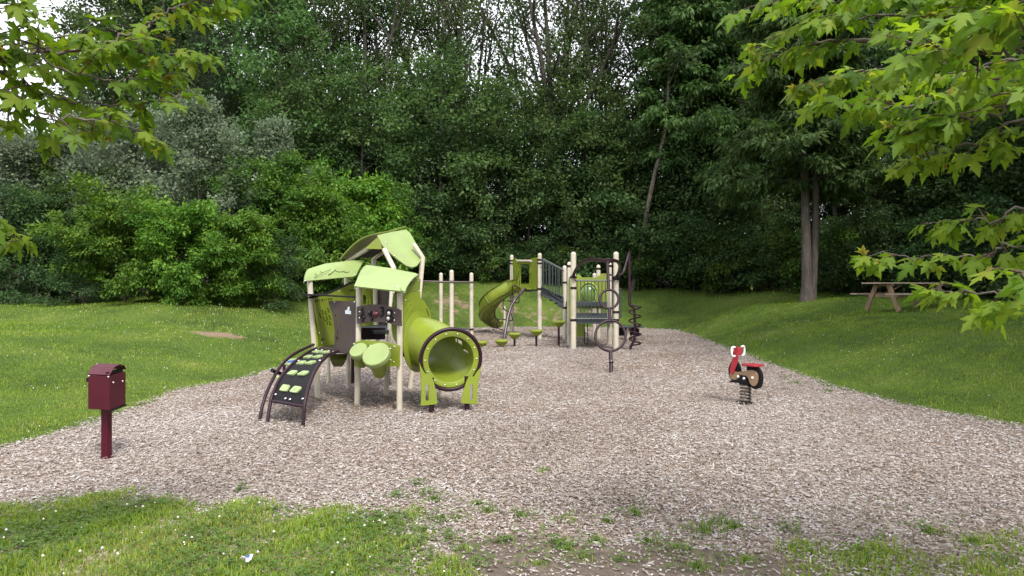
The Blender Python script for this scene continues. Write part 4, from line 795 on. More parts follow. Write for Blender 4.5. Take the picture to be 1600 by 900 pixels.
MB().tube([P(912.8, 503, 19), P(913.2, 537, 19)], 0.012, 6).tube([P(918, 503, 18.8), P(918.6, 538.5, 18.8)], 0.012, 6).tube([P(912.8, 520, 19), P(918.4, 521, 18.8)], 0.012, 6).tube([P(913.2, 536.5, 19), P(918.6, 538, 18.8)], 0.012, 6).build('cable_ladder', M['black'], bs)
# transfer step on the right
q = MB().box(P(985.5, 510, 22.0)+V(0, 0, 0), (0.66, 0.6, 0.05)).build('transfer_step', M['teal'], bs, bevel=0.008)
MB().box(P(976, 518, 22.2), (0.42, 0.3, 0.24)).build('step_skirt', M['black'], q, bevel=0.02)
MB().tube([P(981.5, 527, 21.9)-V(0, 0, .1), P(981.5, 511.5, 21.9)], 0.06, 12).build('step_leg', M['cream'], q)
MB().box(P(992, 518, 22.1), (0.22, 0.3, 0.2)).build('step_skirt', M['black'], q, bevel=0.02)
# arch and ring climber
ap = P(*c8(356, 118), 14.9); la, lb = P(*c8(80, 245), 18.4), P(*c8(430, 245), 18.45)
arch = spline([la, P(*c8(95, 200), 18.1), P(*c8(140, 142), 17.3), P(*c8(210, 108), 16.3), P(*c8(290, 110), 15.4), ap, P(*c8(400, 112), 15.6), P(*c8(440, 125), 16.6), P(*c8(456, 160), 17.5), P(*c8(448, 205), 18.1), lb], 5)
ar = MB().tube(arch, 0.040, 12).build('arch', M['purple'], bs)
for pnt in (la, lb): MB().lathe(pnt-V(0, 0, .03), (0, 0, 1), [(0.1, 0), (0.1, .03), (0.05, .06), (.04, .07)], 14).build('arch_clamp', M['purple'], ar)
MB().box(ap, (0.10, 0.12, 0.12)).build('arch_joint', M['purple'], ar, bevel=0.01)
gb = G(955.4, 583.3); ax_ = (ap-gb); dl = lambda py: gb+ax_*((583.3-py)/(583.3-408.0)) if False else None
def onpole(px, py):                                          # along the leaning pole
    pl = tplane(gb, ap, gb+V(1, 0, 0)); return pl(px, py)
rc = MB().tube([gb-V(0, 0, .1), onpole(953.9, 549)], 0.037, 12).tube([onpole(953, 500.5), onpole(952, 481.5)], 0.033, 12).tube([onpole(951, 453), onpole(950, 430), ap], 0.033, 12).build('ring_pole', M['purple'], bs)
MB().lathe(onpole(955, 566), ax_, [(.037, -.01), (.045, -.01), (.045, .03), (.037, .03)], 12).build('pole_joint', M['plummetal'], rc)
plr = tplane(gb, ap, gb+V(1, 0, 0))
for cx, cyy, rx in ((951.6, 467.4, 14.5), (953.7, 524.6, 23.6)):
    MB().tube([plr(cx+rx*math.cos(a*math.pi/24), cyy+rx*math.sin(a*math.pi/24)) for a in range(48)], 0.026, 10, True).build('climbing_ring', M['purple'], bs)
# spiral pole with its bent top tube
gs = G(985, 547); MB().tube(spline([P(*c7(400, 212), 19.4), P(*c7(455, 214), 18.6), P(*c7(485, 200), 18.4), P(*c7(500, 160), 18.4), P(*c7(528, 62), 18.4), P(*c7(530, 58), 18.4)], 4), 0.028, 10).build('top_tube', M['plummetal'], bs)
sp5 = MB().tube([P(*c7(530, 55), 18.4), P(*c7(530, 415), 18.3)], 0.036, 12).tube([P(*c7(530, 412), 18.3), P(*c7(562, 440), 18.3), P(*c7(566, 560), 18.3), P(*c7(562, 650), 18.3), P(*c7(538, 690), 18.3), gs-V(0, 0, .1)], 0.034, 10).build('spiral_pole', M['purple'], bs)
hel = []
z1, z0 = P(*c7(0, 425), 18.3).z, P(*c7(0, 678), 18.3).z; hx = P(*c7(566, 0), 18.3).x
for k in range(110): t = k/109; a = -0.6+t*2*math.pi*4.2; rr_ = 0.15; hel.append(V(hx+rr_*math.cos(a), 18.3+rr_*math.sin(a), z1+(z0-z1)*t))
MB().tube([P(*c7(530, 412), 18.3)]+hel+[P(*c7(540, 686), 18.3)], 0.02, 8).build('spiral', M['purple'], sp5)
# ------------------------------------------------------------------ stepping pods
PODL = ['lime stepping pod nearly hidden behind the tunnel ring', 'lowest lime stepping pod, almost touching the chips', 'lime stepping pod on a short pole in front of the slide pole', 'lime stepping pod on a knee high pole beside the stair post', 'tallest lime stepping pod on a slim dark pole']
for (px, py, w_), lab in zip(((752, 533.5, 21), (783.7, 531.3, 21.5), (804, 520.6, 20), (838, 515.7, 20.5), (873, 501.6, 21)), PODL):
    d = 19.3 if px < 800 else 19.45; c = P(px, py, d); r = w_/2/F*d
    t = thing('stepping_pod', (c.x, c.y, 0), lab, 'stepping pod', 'lime stepping pods in a curved row')
    MB().lathe((c.x, c.y, c.z), (0, 0, 1), [(r*0.18, -0.165), (r*0.42, -0.150), (r*0.70, -0.105), (r*0.92, -0.05), (r*1.0, -0.042), (r*1.02, -0.02), (r*1.0, 0), (r*0.94, 0.008), (0.001, 0.01)], 24, False).build('pod_top', M['green'], t, 40)
    MB().tube([V(c.x, c.y, -.1), V(c.x, c.y, c.z-.12)], 0.03, 12).build('pole', M['purple'], t)
# ------------------------------------------------------------------ spring rider
sr = thing('spring_rider', G(1165, 631), 'red and tan motorbike spring rider with white handles on a dark coil spring', 'spring rider')
so_ = G(1165, 631); dv = V(-0.66, 0.75, 0).normalized()       # the way it faces: away to the left
def cS(x, y): return (1110+x/6.925, 520+y/6.923)
spn = Plane(so_, V(-dv.y, dv.x, 0) if V(-dv.y, dv.x, 0).y < 0 else V(dv.y, -dv.x, 0)); sn = spn.n
hl = []
for k in range(140): t = k/139; a = t*2*math.pi*5.6; hl.append(so_+V(0.066*math.cos(a), 0.066*math.sin(a), 0.02+0.25*t))
MB().tube(hl, 0.0135, 8).build('spring', mat_solid('spring_steel', (0.085, 0.07, 0.06), 0.4, 0.3, 20, metal=0.5), sr)
MB().box(so_+V(0, 0, 0.012), (0.2, 0.2, 0.02)).build('base_plate', M['black'], sr, bevel=0.004)
wh = [cS(x, y) for x, y in ((400, 360), (430, 350), (485, 358), (525, 395), (548, 440), (556, 500), (548, 560), (525, 598), (490, 610), (455, 598), (425, 560), (405, 510), (398, 440))]
panel(spn, wh, 0.05, (), 0.025, 3).build('rear_wheel', M['black'], sr, bevel=0.008)
fw = [cS(x, y) for x, y in ((235, 300), (205, 350), (193, 400), (198, 450), (215, 495), (250, 525), (300, 500), (320, 420), (300, 340), (265, 300))]
panel(spn, fw, 0.05, (), 0.025, 3).build('front_wheel', M['black'], sr, bevel=0.008)
bd = [cS(x, y) for x, y in ((207, 440), (213, 478), (235, 502), (262, 508), (300, 500), (380, 480), (408, 490), (420, 530), (440, 562), (465, 576), (490, 568), (507, 530), (510, 480), (500, 440), (478, 415), (445, 404), (400, 408), (330, 418), (280, 424), (240, 420))]
for off in (0.055, -0.03): panel(spn, bd, 0.024, (), off, 3).build('side_body', M['tan'], sr, bevel=0.004)
mt = [cS(x, y) for x, y in ((300, 462), (318, 456), (386, 470), (386, 545), (300, 545), (205, 535), (205, 520), (230, 512), (290, 515))]
panel(spn, mt, 0.14, (), 0.075).build('footrest', M['black'], sr, bevel=0.006)
pbl = [spn(*cS(x, y), 0.06) for x, y in ((236, 332), (222, 418), (453, 487))]+[spn(*cS(x, y), 0.08) for x, y in ((298, 474), (362, 494))]
for p in pbl: MB().lathe(p-sn*.004, sn, [(0.018, 0), (.018, .006), (.011, .015), (.001, .018)], 12, False).build('bolt_cap', M['white'], sr)
MB().box(so_+V(0, 0, 0.285), (0.13, 0.13, 0.05), Matrix.Rotation(math.atan2(dv.y, dv.x), 3, 'Z')).build('spring_clamp', M['black'], sr, bevel=0.006)
fk = [cS(x, y) for x, y in ((262, 170), (285, 150), (300, 165), (296, 250), (284, 330), (250, 430), (240, 446), (222, 440), (207, 415), (218, 350), (240, 275), (256, 235))]
for off in (0.085, -0.06): panel(spn, fk, 0.022, (), off, 2).build('fork', M['red'], sr, bevel=0.004)
hc = spn(*cS(300, 200), 0); MB().box(hc, (0.03, 0.17, 0.10), Matrix.Rotation(math.atan2(dv.y, dv.x), 3, 'Z')).build('head_panel', M['red'], sr, bevel=0.004)
for sg_ in (1, -1):
    o0 = hc+sn*(0.085*sg_); MB().tube(spline([o0+V(0, 0, .06), o0+sn*0.05*sg_+V(0, 0, .065), o0+sn*0.075*sg_+V(0, 0, .04), o0+sn*0.075*sg_+V(0, 0, -.03), o0+sn*0.05*sg_+V(0, 0, -.06), o0+V(0, 0, -.06)], 4), 0.014, 10).build('handle', M['white'], sr)
MB().ball(hc+dv*0.09+V(0, 0, -.01), 0.042, 14, (1, 1, 1)).build('headlamp', M['tan'], sr)
sc_ = spn(*cS(455, 340), 0); rot = Matrix.Rotation(math.atan2(dv.y, dv.x), 3, 'Z')
lp = [sc_+dv*a+sn*b for a, b in ((0.13, 0.06), (0.14, -0.06), (0.06, -0.11), (-0.10, -0.115), (-0.13, -.08), (-0.13, .08), (-0.10, .115), (0.06, .11))]
MB().slab([lp], V(0, 0, 1), 0.022).build('seat', M['red'], sr, bevel=0.005)
MB().box(sc_+V(0, 0, -0.05)+dv*0.02, (0.10, 0.06, 0.07), rot).build('seat_bracket', M['black'], sr)
# ------------------------------------------------------------------ picnic table on the right bank
pz = hz(11.1, 20.0); pt_ = thing('picnic_table', (11.1, 20.0, pz), 'weathered wooden picnic table with attached benches on the shaded right bank', 'picnic table')
rt = Matrix.Rotation(R(13), 3, 'Z'); o0 = V(11.1, 20.0, pz); W = lambda x, y, z: o0+rt @ V(x, y, z)
for k in range(5):
    t = MB().box(W(0, -0.30+0.15*k, 0.745), (2.35, 0.138, 0.038), rt).build('table_plank', M['plank'], pt_, bevel=0.004)
for sy in (-1, 1):
    for k in range(2): MB().box(W(0, sy*(0.62+0.15*k), 0.44), (2.35, 0.138, 0.038), rt).build('bench_plank', M['plank'], pt_, bevel=0.004)
for sx in (-0.8, 0.8):
    for sy in (-1, 1):
        a, b = W(sx, sy*0.22, 0.725), W(sx, sy*0.62, -0.03); ax = (b-a); L_ = ax.length; zz = ax.normalized(); xx = rt @ V(1, 0, 0); yy = zz.cross(xx)
        m3 = Matrix((xx, yy, zz)).transposed(); MB().box((a+b)/2, (0.045, 0.14, L_), m3).build('leg', M['legwood'], pt_, bevel=0.003)
    MB().box(W(sx+0.047, 0, 0.395), (0.042, 1.52, 0.09), rt).build('bench_beam', M['legwood'], pt_, bevel=0.003); MB().box(W(sx+0.047, 0, 0.70), (0.042, 0.7, 0.085), rt).build('table_beam', M['legwood'], pt_, bevel=0.003)
    c_ = W(sx*0.62, 0, 0.53); a, b = W(sx*0.99, 0, 0.40), W(sx*0.25, 0, 0.70); zz = (b-a).normalized(); yy = rt @ V(0, 1, 0); xx = yy.cross(zz); MB().box((a+b)/2, (0.04, 0.09, (b-a).length), Matrix((xx, yy, zz)).transposed()).build('brace', M['legwood'], pt_)
# ------------------------------------------------------------------ maroon box on its post
gm = G(166.5, 717); mb = thing('drop_box', gm, 'maroon metal box with a raised lid on a square post at the chip edge', 'drop box')
ang = math.atan2(-0.24, 1); 
def Q(px, py, dd=0.0): return P(px, py, gm.y+dd)
MB().box(V(gm.x, gm.y, 0.17), (0.066, 0.066, 0.62), Matrix.Rotation(R(-6), 3, 'Z')).build('post', M['maroon'], mb, bevel=0.004)
# box: the front face and the right side face, seen corner on
zt, zb = Q(0, 584).z, Q(0, 641.5).z
f0, f1 = P(137.5, 584, gm.y-.10), P(171, 586, gm.y-.17); s1 = P(196.5, 580, gm.y+.18); f0.z = f1.z = s1.z = zt; b0 = f0+(s1-f1)
zb = P(171, 641, gm.y-.17).z
def quad_box(q4, z0, z1): return MB().add([V(p.x, p.y, z0) for p in q4]+[V(p.x, p.y, z1) for p in q4], [(3, 2, 1, 0), (4, 5, 6, 7), (0, 1, 5, 4), (1, 2, 6, 5), (2, 3, 7, 6), (3, 0, 4, 7)])
body = quad_box([f0, f1, s1, b0], zb, zt).build('box_body', M['maroon'], mb, bevel=0.004)
ud, sd2 = (f1-f0).normalized(), (s1-f1).normalized(); nf = V(ud.y, -ud.x, 0); ns_ = V(sd2.y, -sd2.x, 0)
if nf.y > 0: nf = -nf
if ns_.x < 0: ns_ = -ns_
rows = []
for t, z in ((0.0, 0.004), (0.30, 0.065), (0.62, 0.078), (0.88, 0.055), (1.0, 0.02)):
    a = f0+(b0-f0)*t; b = f1+(s1-f1)*t; rows.append([a-ud*0.004+V(0, 0, z), (a+b)/2+V(0, 0, z), b+ud*0.004+V(0, 0, z)])
MB().sheet(rows, 0.008).build('lid', M['maroon'], mb, 20)
MB().box((f0+b0)/2*.5+(f1+s1)/2*.5+V(0, 0, .062), ((f1-f0).length*0.8, 0.10, 0.014), Matrix.Rotation(math.atan2(ud.y, ud.x), 3, 'Z')).build('slot_flap', M['black'], mb, bevel=0.003)
MB().box((f1+s1)/2+V(0, 0, .018)-ns_*.03, (0.03, (s1-f1).length*.85, 0.03), Matrix.Rotation(math.atan2(ns_.y, ns_.x), 3, 'Z')).build('slot_opening', M['black'], mb)
MB().box((f1+s1)/2+V(0, 0, zb-zt-.008), (0.02, (s1-f1).length*.98, 0.016), Matrix.Rotation(math.atan2(ns_.y, ns_.x), 3, 'Z')).build('bottom_lip', M['black'], mb)
MB().box(f0+V(0, 0, -.05)-ud*0.012+(b0-f0)*.12, (0.02, 0.05, 0.04), Matrix.Rotation(math.atan2(ud.y, ud.x), 3, 'Z')).build('hinge', M['black'], mb, bevel=0.003)
bolts(body, [f0+ud*0.012+V(0, 0, -.008), f1-ud*0.012+V(0, 0, -.008)], nf, 0.010); bolts(body, [f1+sd2*0.08+V(0, 0, -.07), s1-sd2*0.07+V(0, 0, -.085)], ns_, 0.010)
# ------------------------------------------------------------------ a scrap of wrapper in the grass
gw = G(386, 877, 0.05); wr = []; 
for i in range(7):
    row = []
    for j in range(6): row.append(gw+V((i-3)*0.010+random.gauss(0, .003), (j-2.5)*0.009+random.gauss(0, .003), 0.02+0.02*math.sin(i*0.9+.4)*math.cos(j*.8)+random.gauss(0, .006)))
    wr.append(row)
q = MB().sheet(wr, 0.002).build('wrapper', M['white'], None, 20); tag(q, 'crumpled white scrap of wrapper lying in the foreground grass', 'wrapper')
MB().slab([[gw+V(x, y, z+.031) for x, y, z in ((.0, -.022, 0), (.018, -.023, 0), (.02, -.008, 0.008), (.006, -.006, .010))]], V(0, -.3, 1), 0.002).build('print', M['blue'], q)
# ------------------------------------------------------------------ trees
LEAF = {
 'wood': mat_leaf('leaf_wood', [(0.036, 0.074, 0.025), (0.072, 0.135, 0.040), (0.115, 0.190, 0.055)], None, 0.42, hue=0.012),
 'lacy': mat_leaf('leaf_lacy', [(0.042, 0.078, 0.028), (0.072, 0.125, 0.042), (0.110, 0.170, 0.056)], None, 0.48, hue=0.015),
 'deep': mat_leaf('leaf_deep', [(0.026, 0.055, 0.020), (0.050, 0.098, 0.031), (0.080, 0.138, 0.042)], None, 0.36, hue=0.012),
 'bright': mat_leaf('leaf_bright', [(0.042, 0.104, 0.015), (0.088, 0.180, 0.024), (0.160, 0.265, 0.036)], None, 0.36, hue=0.008),
 'mid': mat_leaf('leaf_mid', [(0.030, 0.070, 0.014), (0.060, 0.120, 0.020), (0.100, 0.165, 0.026)], None, 0.35, hue=0.01),
 'silver': mat_leaf('leaf_silver', [(0.070, 0.108, 0.052), (0.110, 0.155, 0.075), (0.155, 0.205, 0.105)], None, 0.28, under=(0.20, 0.25, 0.175), hue=0.008),
 'pinnate': mat_leaf('leaf_pinnate', [(0.034, 0.075, 0.022), (0.062, 0.125, 0.034), (0.095, 0.165, 0.044)], None, 0.42, hue=0.01),
 'pine': mat_leaf('needle_pine', [(0.022, 0.042, 0.024), (0.040, 0.068, 0.034), (0.065, 0.095, 0.045)], None, 0.15, hue=0.01),
}
class NT:
    """tubes gathered fast with numpy"""
    def __init__(s): s.v = []; s.f = []; s.n = 0
    def tube(s, pts, r0, r1, n=6):
        p = np.array(pts, float); m = len(p); t = np.gradient(p, axis=0); t /= np.linalg.norm(t, axis=1)[:, None]+1e-9
        ref = np.array([1.0, 0, 0]) if abs(t[0][2]) > 0.8 else np.array([0, 0, 1.0]); u = np.cross(t, ref); u /= np.linalg.norm(u, axis=1)[:, None]+1e-9; w_ = np.cross(t, u)
        a = np.arange(n)*2*math.pi/n; r = np.linspace(r0, r1, m)[:, None, None]
        v = p[:, None]+(u[:, None]*np.cos(a)[None, :, None]+w_[:, None]*np.sin(a)[None, :, None])*r
        i, k = np.meshgrid(np.arange(m-1), np.arange(n), indexing='ij'); f = np.stack([i*n+k, i*n+(k+1) % n, (i+1)*n+(k+1) % n, (i+1)*n+k], -1).reshape(-1, 4)+s.n
        s.v.append(v.reshape(-1, 3)); s.f.append(f); s.n += m*n
    def mesh(s, name, mat):
        me = bpy.data.meshes.new(name); raw(me, np.concatenate(s.v), np.concatenate(s.f)); me.materials.append(mat)
        me.polygons.foreach_set('use_smooth', np.ones(len(me.polygons), bool)); return me
def wander(rg, p, d, L_, k, jit, trop):
    pts = [np.array(p, float)]; d = np.array(d, float)
    for i in range(k):
        d = d+rg.normal(0, jit, 3)+np.array([0, 0, trop]); d /= np.linalg.norm(d); pts.append(pts[-1]+d*L_/k)
    return pts, d
def leaf_cloud(rg, C, Dr, per, spread, flat, size, kind='leaf', tintv=None, aspect=0.62, droop=0.25):
    """leaves round each twig end C (n,3) with outward direction Dr"""
    n = len(C)*per; c = np.repeat(C, per, 0); dr = np.repeat(Dr, per, 0)
    off = rg.normal(0, 1, (n, 3)); off /= np.linalg.norm(off, axis=1)[:, None]+1e-9; off *= (rg.random(n)**0.45)[:, None]
    c = c+off*np.array([spread, spread, spread*flat]); up = dr*0.5+off*0.8+rg.normal(0, 0.45, (n, 3)); up[:, 2] -= droop; up /= np.linalg.norm(up, axis=1)[:, None]
    nr = np.array([0, 0, 1.0])+rg.normal(0, 0.55, (n, 3))+off*0.35; nr -= up*np.sum(nr*up, 1)[:, None]; nr /= np.linalg.norm(nr, axis=1)[:, None]+1e-9
    s = size*rg.uniform(0.65, 1.3, n); v, f = leaf_quads(c, nr, up, s, s*aspect)
    tv = np.repeat(rg.normal(0.5, 0.24, len(C)), per)+rg.normal(0, 0.17, n) if tintv is None else tintv
    return v, f, np.repeat(tv.clip(0, 1), 4)
def crown_mesh(name, parts, mat):
    v = np.concatenate([p[0] for p in parts]); f = []; o = 0
    for p in parts: f.append(p[1]+o); o += len(p[0])
    me = bpy.data.meshes.new(name); raw(me, v, np.concatenate(f)); tint_attr(me, np.concatenate([p[2] for p in parts])); me.materials.append(mat); return me
def make_tree(seed, H, base, cr, nl, leafmat, bark, per=34, size=0.16, spread=0.5, flat=0.55, elev=(15, 60), trunk_r=0.16, forks=0, sub=5, twig=4, shape='oval', trop=0.03, lean=0.0, aspect=0.62, droop=0.25, jit=0.12):
    rg = np.random.default_rng(seed); T = NT(); ends = []; dirs = []
    tp, _ = wander(rg, (0, 0, -0.3), (lean, 0.02, 1), H*0.93, 9, 0.035+0.25*lean, 0.05); T.tube(tp, trunk_r, trunk_r*0.15, 10); tp = np.array(tp)
    stems = [(tp, 1.0)]
    for k in range(forks):
        z = base*rg.uniform(0.55, 1.0); i = z/(H*0.93)*9; p = tp[int(i)]+(tp[min(int(i)+1, 9)]-tp[int(i)])*(i-int(i)); a = k*2.4+rg.uniform(0, 1); e = R(rg.uniform(62, 76))
        q, _ = wander(rg, p, (math.cos(a)*math.cos(e), math.sin(a)*math.cos(e), math.sin(e)), (H-z)*rg.uniform(.8, 1.0), 8, 0.04, 0.02); T.tube(q, trunk_r*0.62, trunk_r*0.08, 8); stems.append((np.array(q), 0.7))
    for st_, wt in stems:
        z0s, z1s = st_[0][2], st_[-1][2]
        for k in range(int(nl*wt)):
            h = (base+(0.97*H-base)*((k+rg.random())/(nl*wt)))
            if h < z0s+0.3 or h > z1s: continue
            i = int(np.searchsorted(st_[:, 2], h))-1; i = max(0, min(i, len(st_)-2)); t = (h-st_[i][2])/(st_[i+1][2]-st_[i][2]+1e-6); p = st_[i]*(1-t)+st_[i+1]*t
            f = (h-base)/(H-base)
            if shape == 'oval': env = math.sin(math.pi*min(1, 0.18+0.82*f)**0.8)*0.9+0.12
            elif shape == 'dome': env = math.sqrt(max(0.05, 1-f*f))*rg.uniform(.72, 1.22)
            elif shape == 'cone': env = 1.02-f
            else: env = 0.55+0.45*math.sin(math.pi*f)
            L_ = cr*env*rg.uniform(0.75, 1.12); a = k*2.39996+rg.uniform(-.5, .5); e = R(elev[0]+(elev[1]-elev[0])*f+rg.normal(0, 7))
            q, dq = wander(rg, p, (math.cos(a)*math.cos(e), math.sin(a)*math.cos(e), math.sin(e)), L_, 6, jit, trop); lr = max(0.015, trunk_r*0.32*(L_/cr+0.2)*(1-0.5*f)); T.tube(q, lr, lr*0.25, 5); q = np.array(q)
            for s in range(sub):
                u = 0.3+0.7*(s+rg.random())/sub; i = min(5, int(u*6)); pp = q[i]+(q[i+1]-q[i])*(u*6-i if i < 6 else 0); aa = a+rg.choice([-1, 1])*rg.uniform(0.4, 1.2); ee = e*0.6+rg.normal(0, 0.3)
                q2, d2 = wander(rg, pp, (math.cos(aa)*math.cos(ee), math.sin(aa)*math.cos(ee), math.sin(ee)), max(0.35, L_*rg.uniform(.22, .42)), 3, 0.18, trop*0.5); T.tube(q2, lr*0.4, lr*0.12, 4); q2 = np.array(q2)
                for tw in range(twig):
                    b = q2[rg.integers(1, 4)]+rg.normal(0, spread*0.55, 3)*np.array([1, 1, 0.6]); ends.append(b); dirs.append(d2)
            ends.append(q[-1]); dirs.append(dq)
    C = np.array(ends); Dr = np.array(dirs)
    return T.mesh('trunk', M[bark]), crown_mesh('crown', [leaf_cloud(rg, C, Dr, per, spread, flat, size, aspect=aspect, droop=droop)], LEAF[leafmat]), len(C)*per
PROTO = {}
def proto(key, *a, **k): PROTO[key] = make_tree(*a, **k)
# tall woodland trees
proto('lacy1', 21, 19, 6.5, 3.2, 15, 'lacy', 'barkdark', per=17, size=0.18, spread=0.64, flat=0.8, elev=(35, 70), trunk_r=0.24, forks=4, sub=5, twig=3, shape='tall', trop=0.05)
proto('lacy2', 22, 21, 7.5, 3.4, 15, 'lacy', 'barkdark', per=17, size=0.18, spread=0.64, flat=0.8, elev=(30, 68), trunk_r=0.26, forks=3, sub=5, twig=3, shape='tall', trop=0.05)
proto('wood1', 23, 17, 3.0, 4.0, 30, 'wood', 'barkdark', per=30, size=0.20, spread=0.62, elev=(8, 60), trunk_r=0.2, sub=5, twig=3)
proto('wood2', 24, 19, 5.0, 4.2, 28, 'wood', 'bark', per=30, size=0.21, spread=0.65, elev=(12, 62), trunk_r=0.22, sub=5, twig=3, forks=1)
proto('wood3', 25, 14, 2.0, 3.6, 28, 'deep', 'barkdark', per=30, size=0.19, spread=0.6, elev=(4, 55), trunk_r=0.16, sub=5, twig=3)
proto('under1', 26, 7.5, 0.5, 2.9, 24, 'deep', 'barkdark', per=34, size=0.16, spread=0.55, elev=(0, 55), trunk_r=0.08, sub=5, twig=3, shape='dome')
proto('under2', 27, 5.5, 0.3, 2.5, 22, 'deep', 'barkdark', per=36, size=0.15, spread=0.5, elev=(0, 60), trunk_r=0.06, sub=5, twig=3, shape='dome')
proto('under3', 28, 9.5, 0.8, 3.2, 26, 'wood', 'barkdark', per=34, size=0.17, spread=0.55, elev=(4, 58), trunk_r=0.1, sub=5, twig=3, shape='tall')
proto('shrub1', 29, 1.9, 0.05, 1.5, 14, 'deep', 'barkdark', per=46, size=0.12, spread=0.34, elev=(5, 70), trunk_r=0.03, sub=4, twig=3, shape='dome')
proto('shrub2', 30, 1.3, 0.05, 1.3, 12, 'mid', 'barkdark', per=46, size=0.10, spread=0.3, elev=(5, 70), trunk_r=0.02, sub=4, twig=3, shape='dome')
proto('bush_bright', 31, 3.9, 0.2, 2.35, 40, 'bright', 'barkdark', per=44, size=0.15, spread=0.27, flat=0.75, elev=(8, 68), trunk_r=0.06, sub=6, twig=4, shape='dome', droop=0.45, aspect=0.45)
proto('bush_bright2', 32, 3.4, 0.2, 2.0, 38, 'bright', 'barkdark', per=44, size=0.145, spread=0.26, flat=0.75, elev=(8, 68), trunk_r=0.06, sub=6, twig=4, shape='dome', droop=0.45, aspect=0.45)
proto('bush_mid', 33, 4.6, 0.3, 2.5, 36, 'mid', 'barkdark', per=48, size=0.13, spread=0.33, elev=(8, 66), trunk_r=0.07, sub=6, twig=3, shape='dome')
proto('silver1', 34, 7.0, 1.2, 2.2, 40, 'silver', 'barkpale', per=30, size=0.105, spread=0.34, flat=0.8, elev=(28, 70), trunk_r=0.06, sub=6, twig=3, shape='oval', trop=0.05, aspect=0.8)
proto('silver2', 35, 6.3, 0.5, 2.6, 42, 'silver', 'barkpale', per=30, size=0.105, spread=0.36, flat=0.8, elev=(24, 68), trunk_r=0.06, sub=6, twig=3, shape='dome', trop=0.04, aspect=0.8)
proto('silver3', 36, 6.6, 1.0, 1.15, 34, 'silver', 'barkpale', per=26, size=0.105, spread=0.26, flat=0.9, elev=(40, 72), trunk_r=0.045, sub=4, twig=3, shape='oval', trop=0.06, aspect=0.8)
proto('pine', 37, 16, 3.0, 2.6, 60, 'pine', 'barkdark', per=46, size=0.20, spread=0.5, flat=0.55, elev=(5, 35), trunk_r=0.2, sub=4, twig=3, shape='cone', aspect=0.10, droop=0.05)
proto('slim', 38, 20, 9.5, 2.6, 18, 'lacy', 'barkpale', per=20, size=0.2, spread=0.6, elev=(20, 60), trunk_r=0.13, sub=4, twig=3, lean=0.10)
proto('bare_leaner', 39, 19, 7.8, 2.4, 14, 'lacy', 'bark', per=18, size=0.2, spread=0.55, elev=(20, 60), trunk_r=0.13, sub=4, twig=3, lean=0.26)
print('leaves', {k: v[2] for k, v in PROTO.items()})
def plant(key, x, y, label, cat='tree', name='woodland_tree', group=None, sc=1.0, rz=None, sz=None, dz=0.0):
    tr, cr, _ = PROTO[key]; t = thing(name, (x, y, hz(x, y)+dz), label, cat, group); t.rotation_euler.z = rng.uniform(0, 6.28) if rz is None else rz; t.scale = (sc, sc, sz or sc)
    for nm, me in (('trunk', tr), ('crown', cr)):
        o = bpy.data.objects.new(nm, me); COL.objects.link(o); o.parent = t; ORG[o.name] = Vector()
    return t
def at(px, d): return ((px-800)/F*d, d)
# --- the wood behind: rows from near to far
GRP = 'trees of the wood behind the playground'
LAB = {'lacy1': 'tall lacy tree with dark ascending limbs against the sky in the wood behind', 'lacy2': 'tall open tree with grey ascending limbs among the wood behind', 'wood1': 'tall leafy green tree with low branches in the wood behind', 'wood2': 'tall broad leafy tree with a grey trunk in the wood behind', 'wood3': 'dark dense tree in the shade of the wood behind',
       'under1': 'dark understorey tree at the foot of the wood', 'under2': 'low dark understorey tree at the edge of the wood', 'under3': 'leafy green understorey tree at the front of the wood', 'pine': 'soft grey green pine in the wood behind', 'slim': 'slim pale trunked tree in the wood behind'}
def wood(key, px, d, sc=1.0, **k): x, y = at(px, d); return plant(key, x, y, k.pop('label', LAB[key]), 'tree', k.pop('name', 'woodland_tree'), k.pop('group', GRP+': '+key.rstrip('0123456789')), sc, **k)
# the tall lacy trees that stand out
wood('lacy1', 560, 37, 1.02, rz=0.4, label='tall lacy tree whose dark trunk forks into limbs, above the play house roof', group=None); wood('lacy1', 612, 39, 1.0, rz=2.2, label='tall lacy tree with close dark limbs, just right of the forked one', group=None)
wood('lacy2', 880, 37, 1.0, rz=1.0, label='tall open tree with many ascending limbs, above the spiral slide', group=None); wood('lacy2', 862, 40, 1.02, rz=3.7, label='tall open tree just behind the one above the spiral slide', group=None)
for key, px, d, sc in [('lacy1', 500, 42, 1.0), ('lacy2', 690, 42, .95), ('lacy2', 960, 42, .80), ('lacy1', 1095, 40, .92), ('lacy2', 1170, 42, 1.0), ('lacy1', 735, 41, 1.0), ('lacy1', 935, 40, .9), ('lacy2', 430, 41, 1.0), ]: wood(key, px, d, sc)
for key, px, d, sc in [('wood2', 385, 39, 1.05), ('wood1', 455, 36, .98), ('wood1', 520, 41, .5), ('wood3', 655, 37, .5), ('wood3', 760, 39, .58), ('wood3', 925, 38, .44), ('wood1', 985, 39, .42), ('wood2', 1130, 36, .72), ('wood2', 1190, 34, .7), ('wood1', 1075, 42, .42),
                      ('wood3', 1230, 37, .85), ('wood2', 1300, 36, 1.05), ('wood1', 1370, 33, 1.1), ('wood3', 1440, 36, 1.1), ('wood2', 1500, 31, 1.05), ('wood1', 1560, 29, 1.1), ('wood3', 1620, 33, 1.1), ('wood2', 1680, 28, 1.1), ('wood1', 300, 40, 1.0), ('wood2', 230, 43, 1.0), ('wood2', 178, 40, 1.0), ('lacy1', 270, 40, 1.0), ('wood3', 330, 46, 1.1), ('wood1', 165, 46, .85), ('wood3', 90, 48, .75), ('wood1', 20, 46, .66), ('wood3', -60, 44, .75)]: wood(key, px, d, sc)
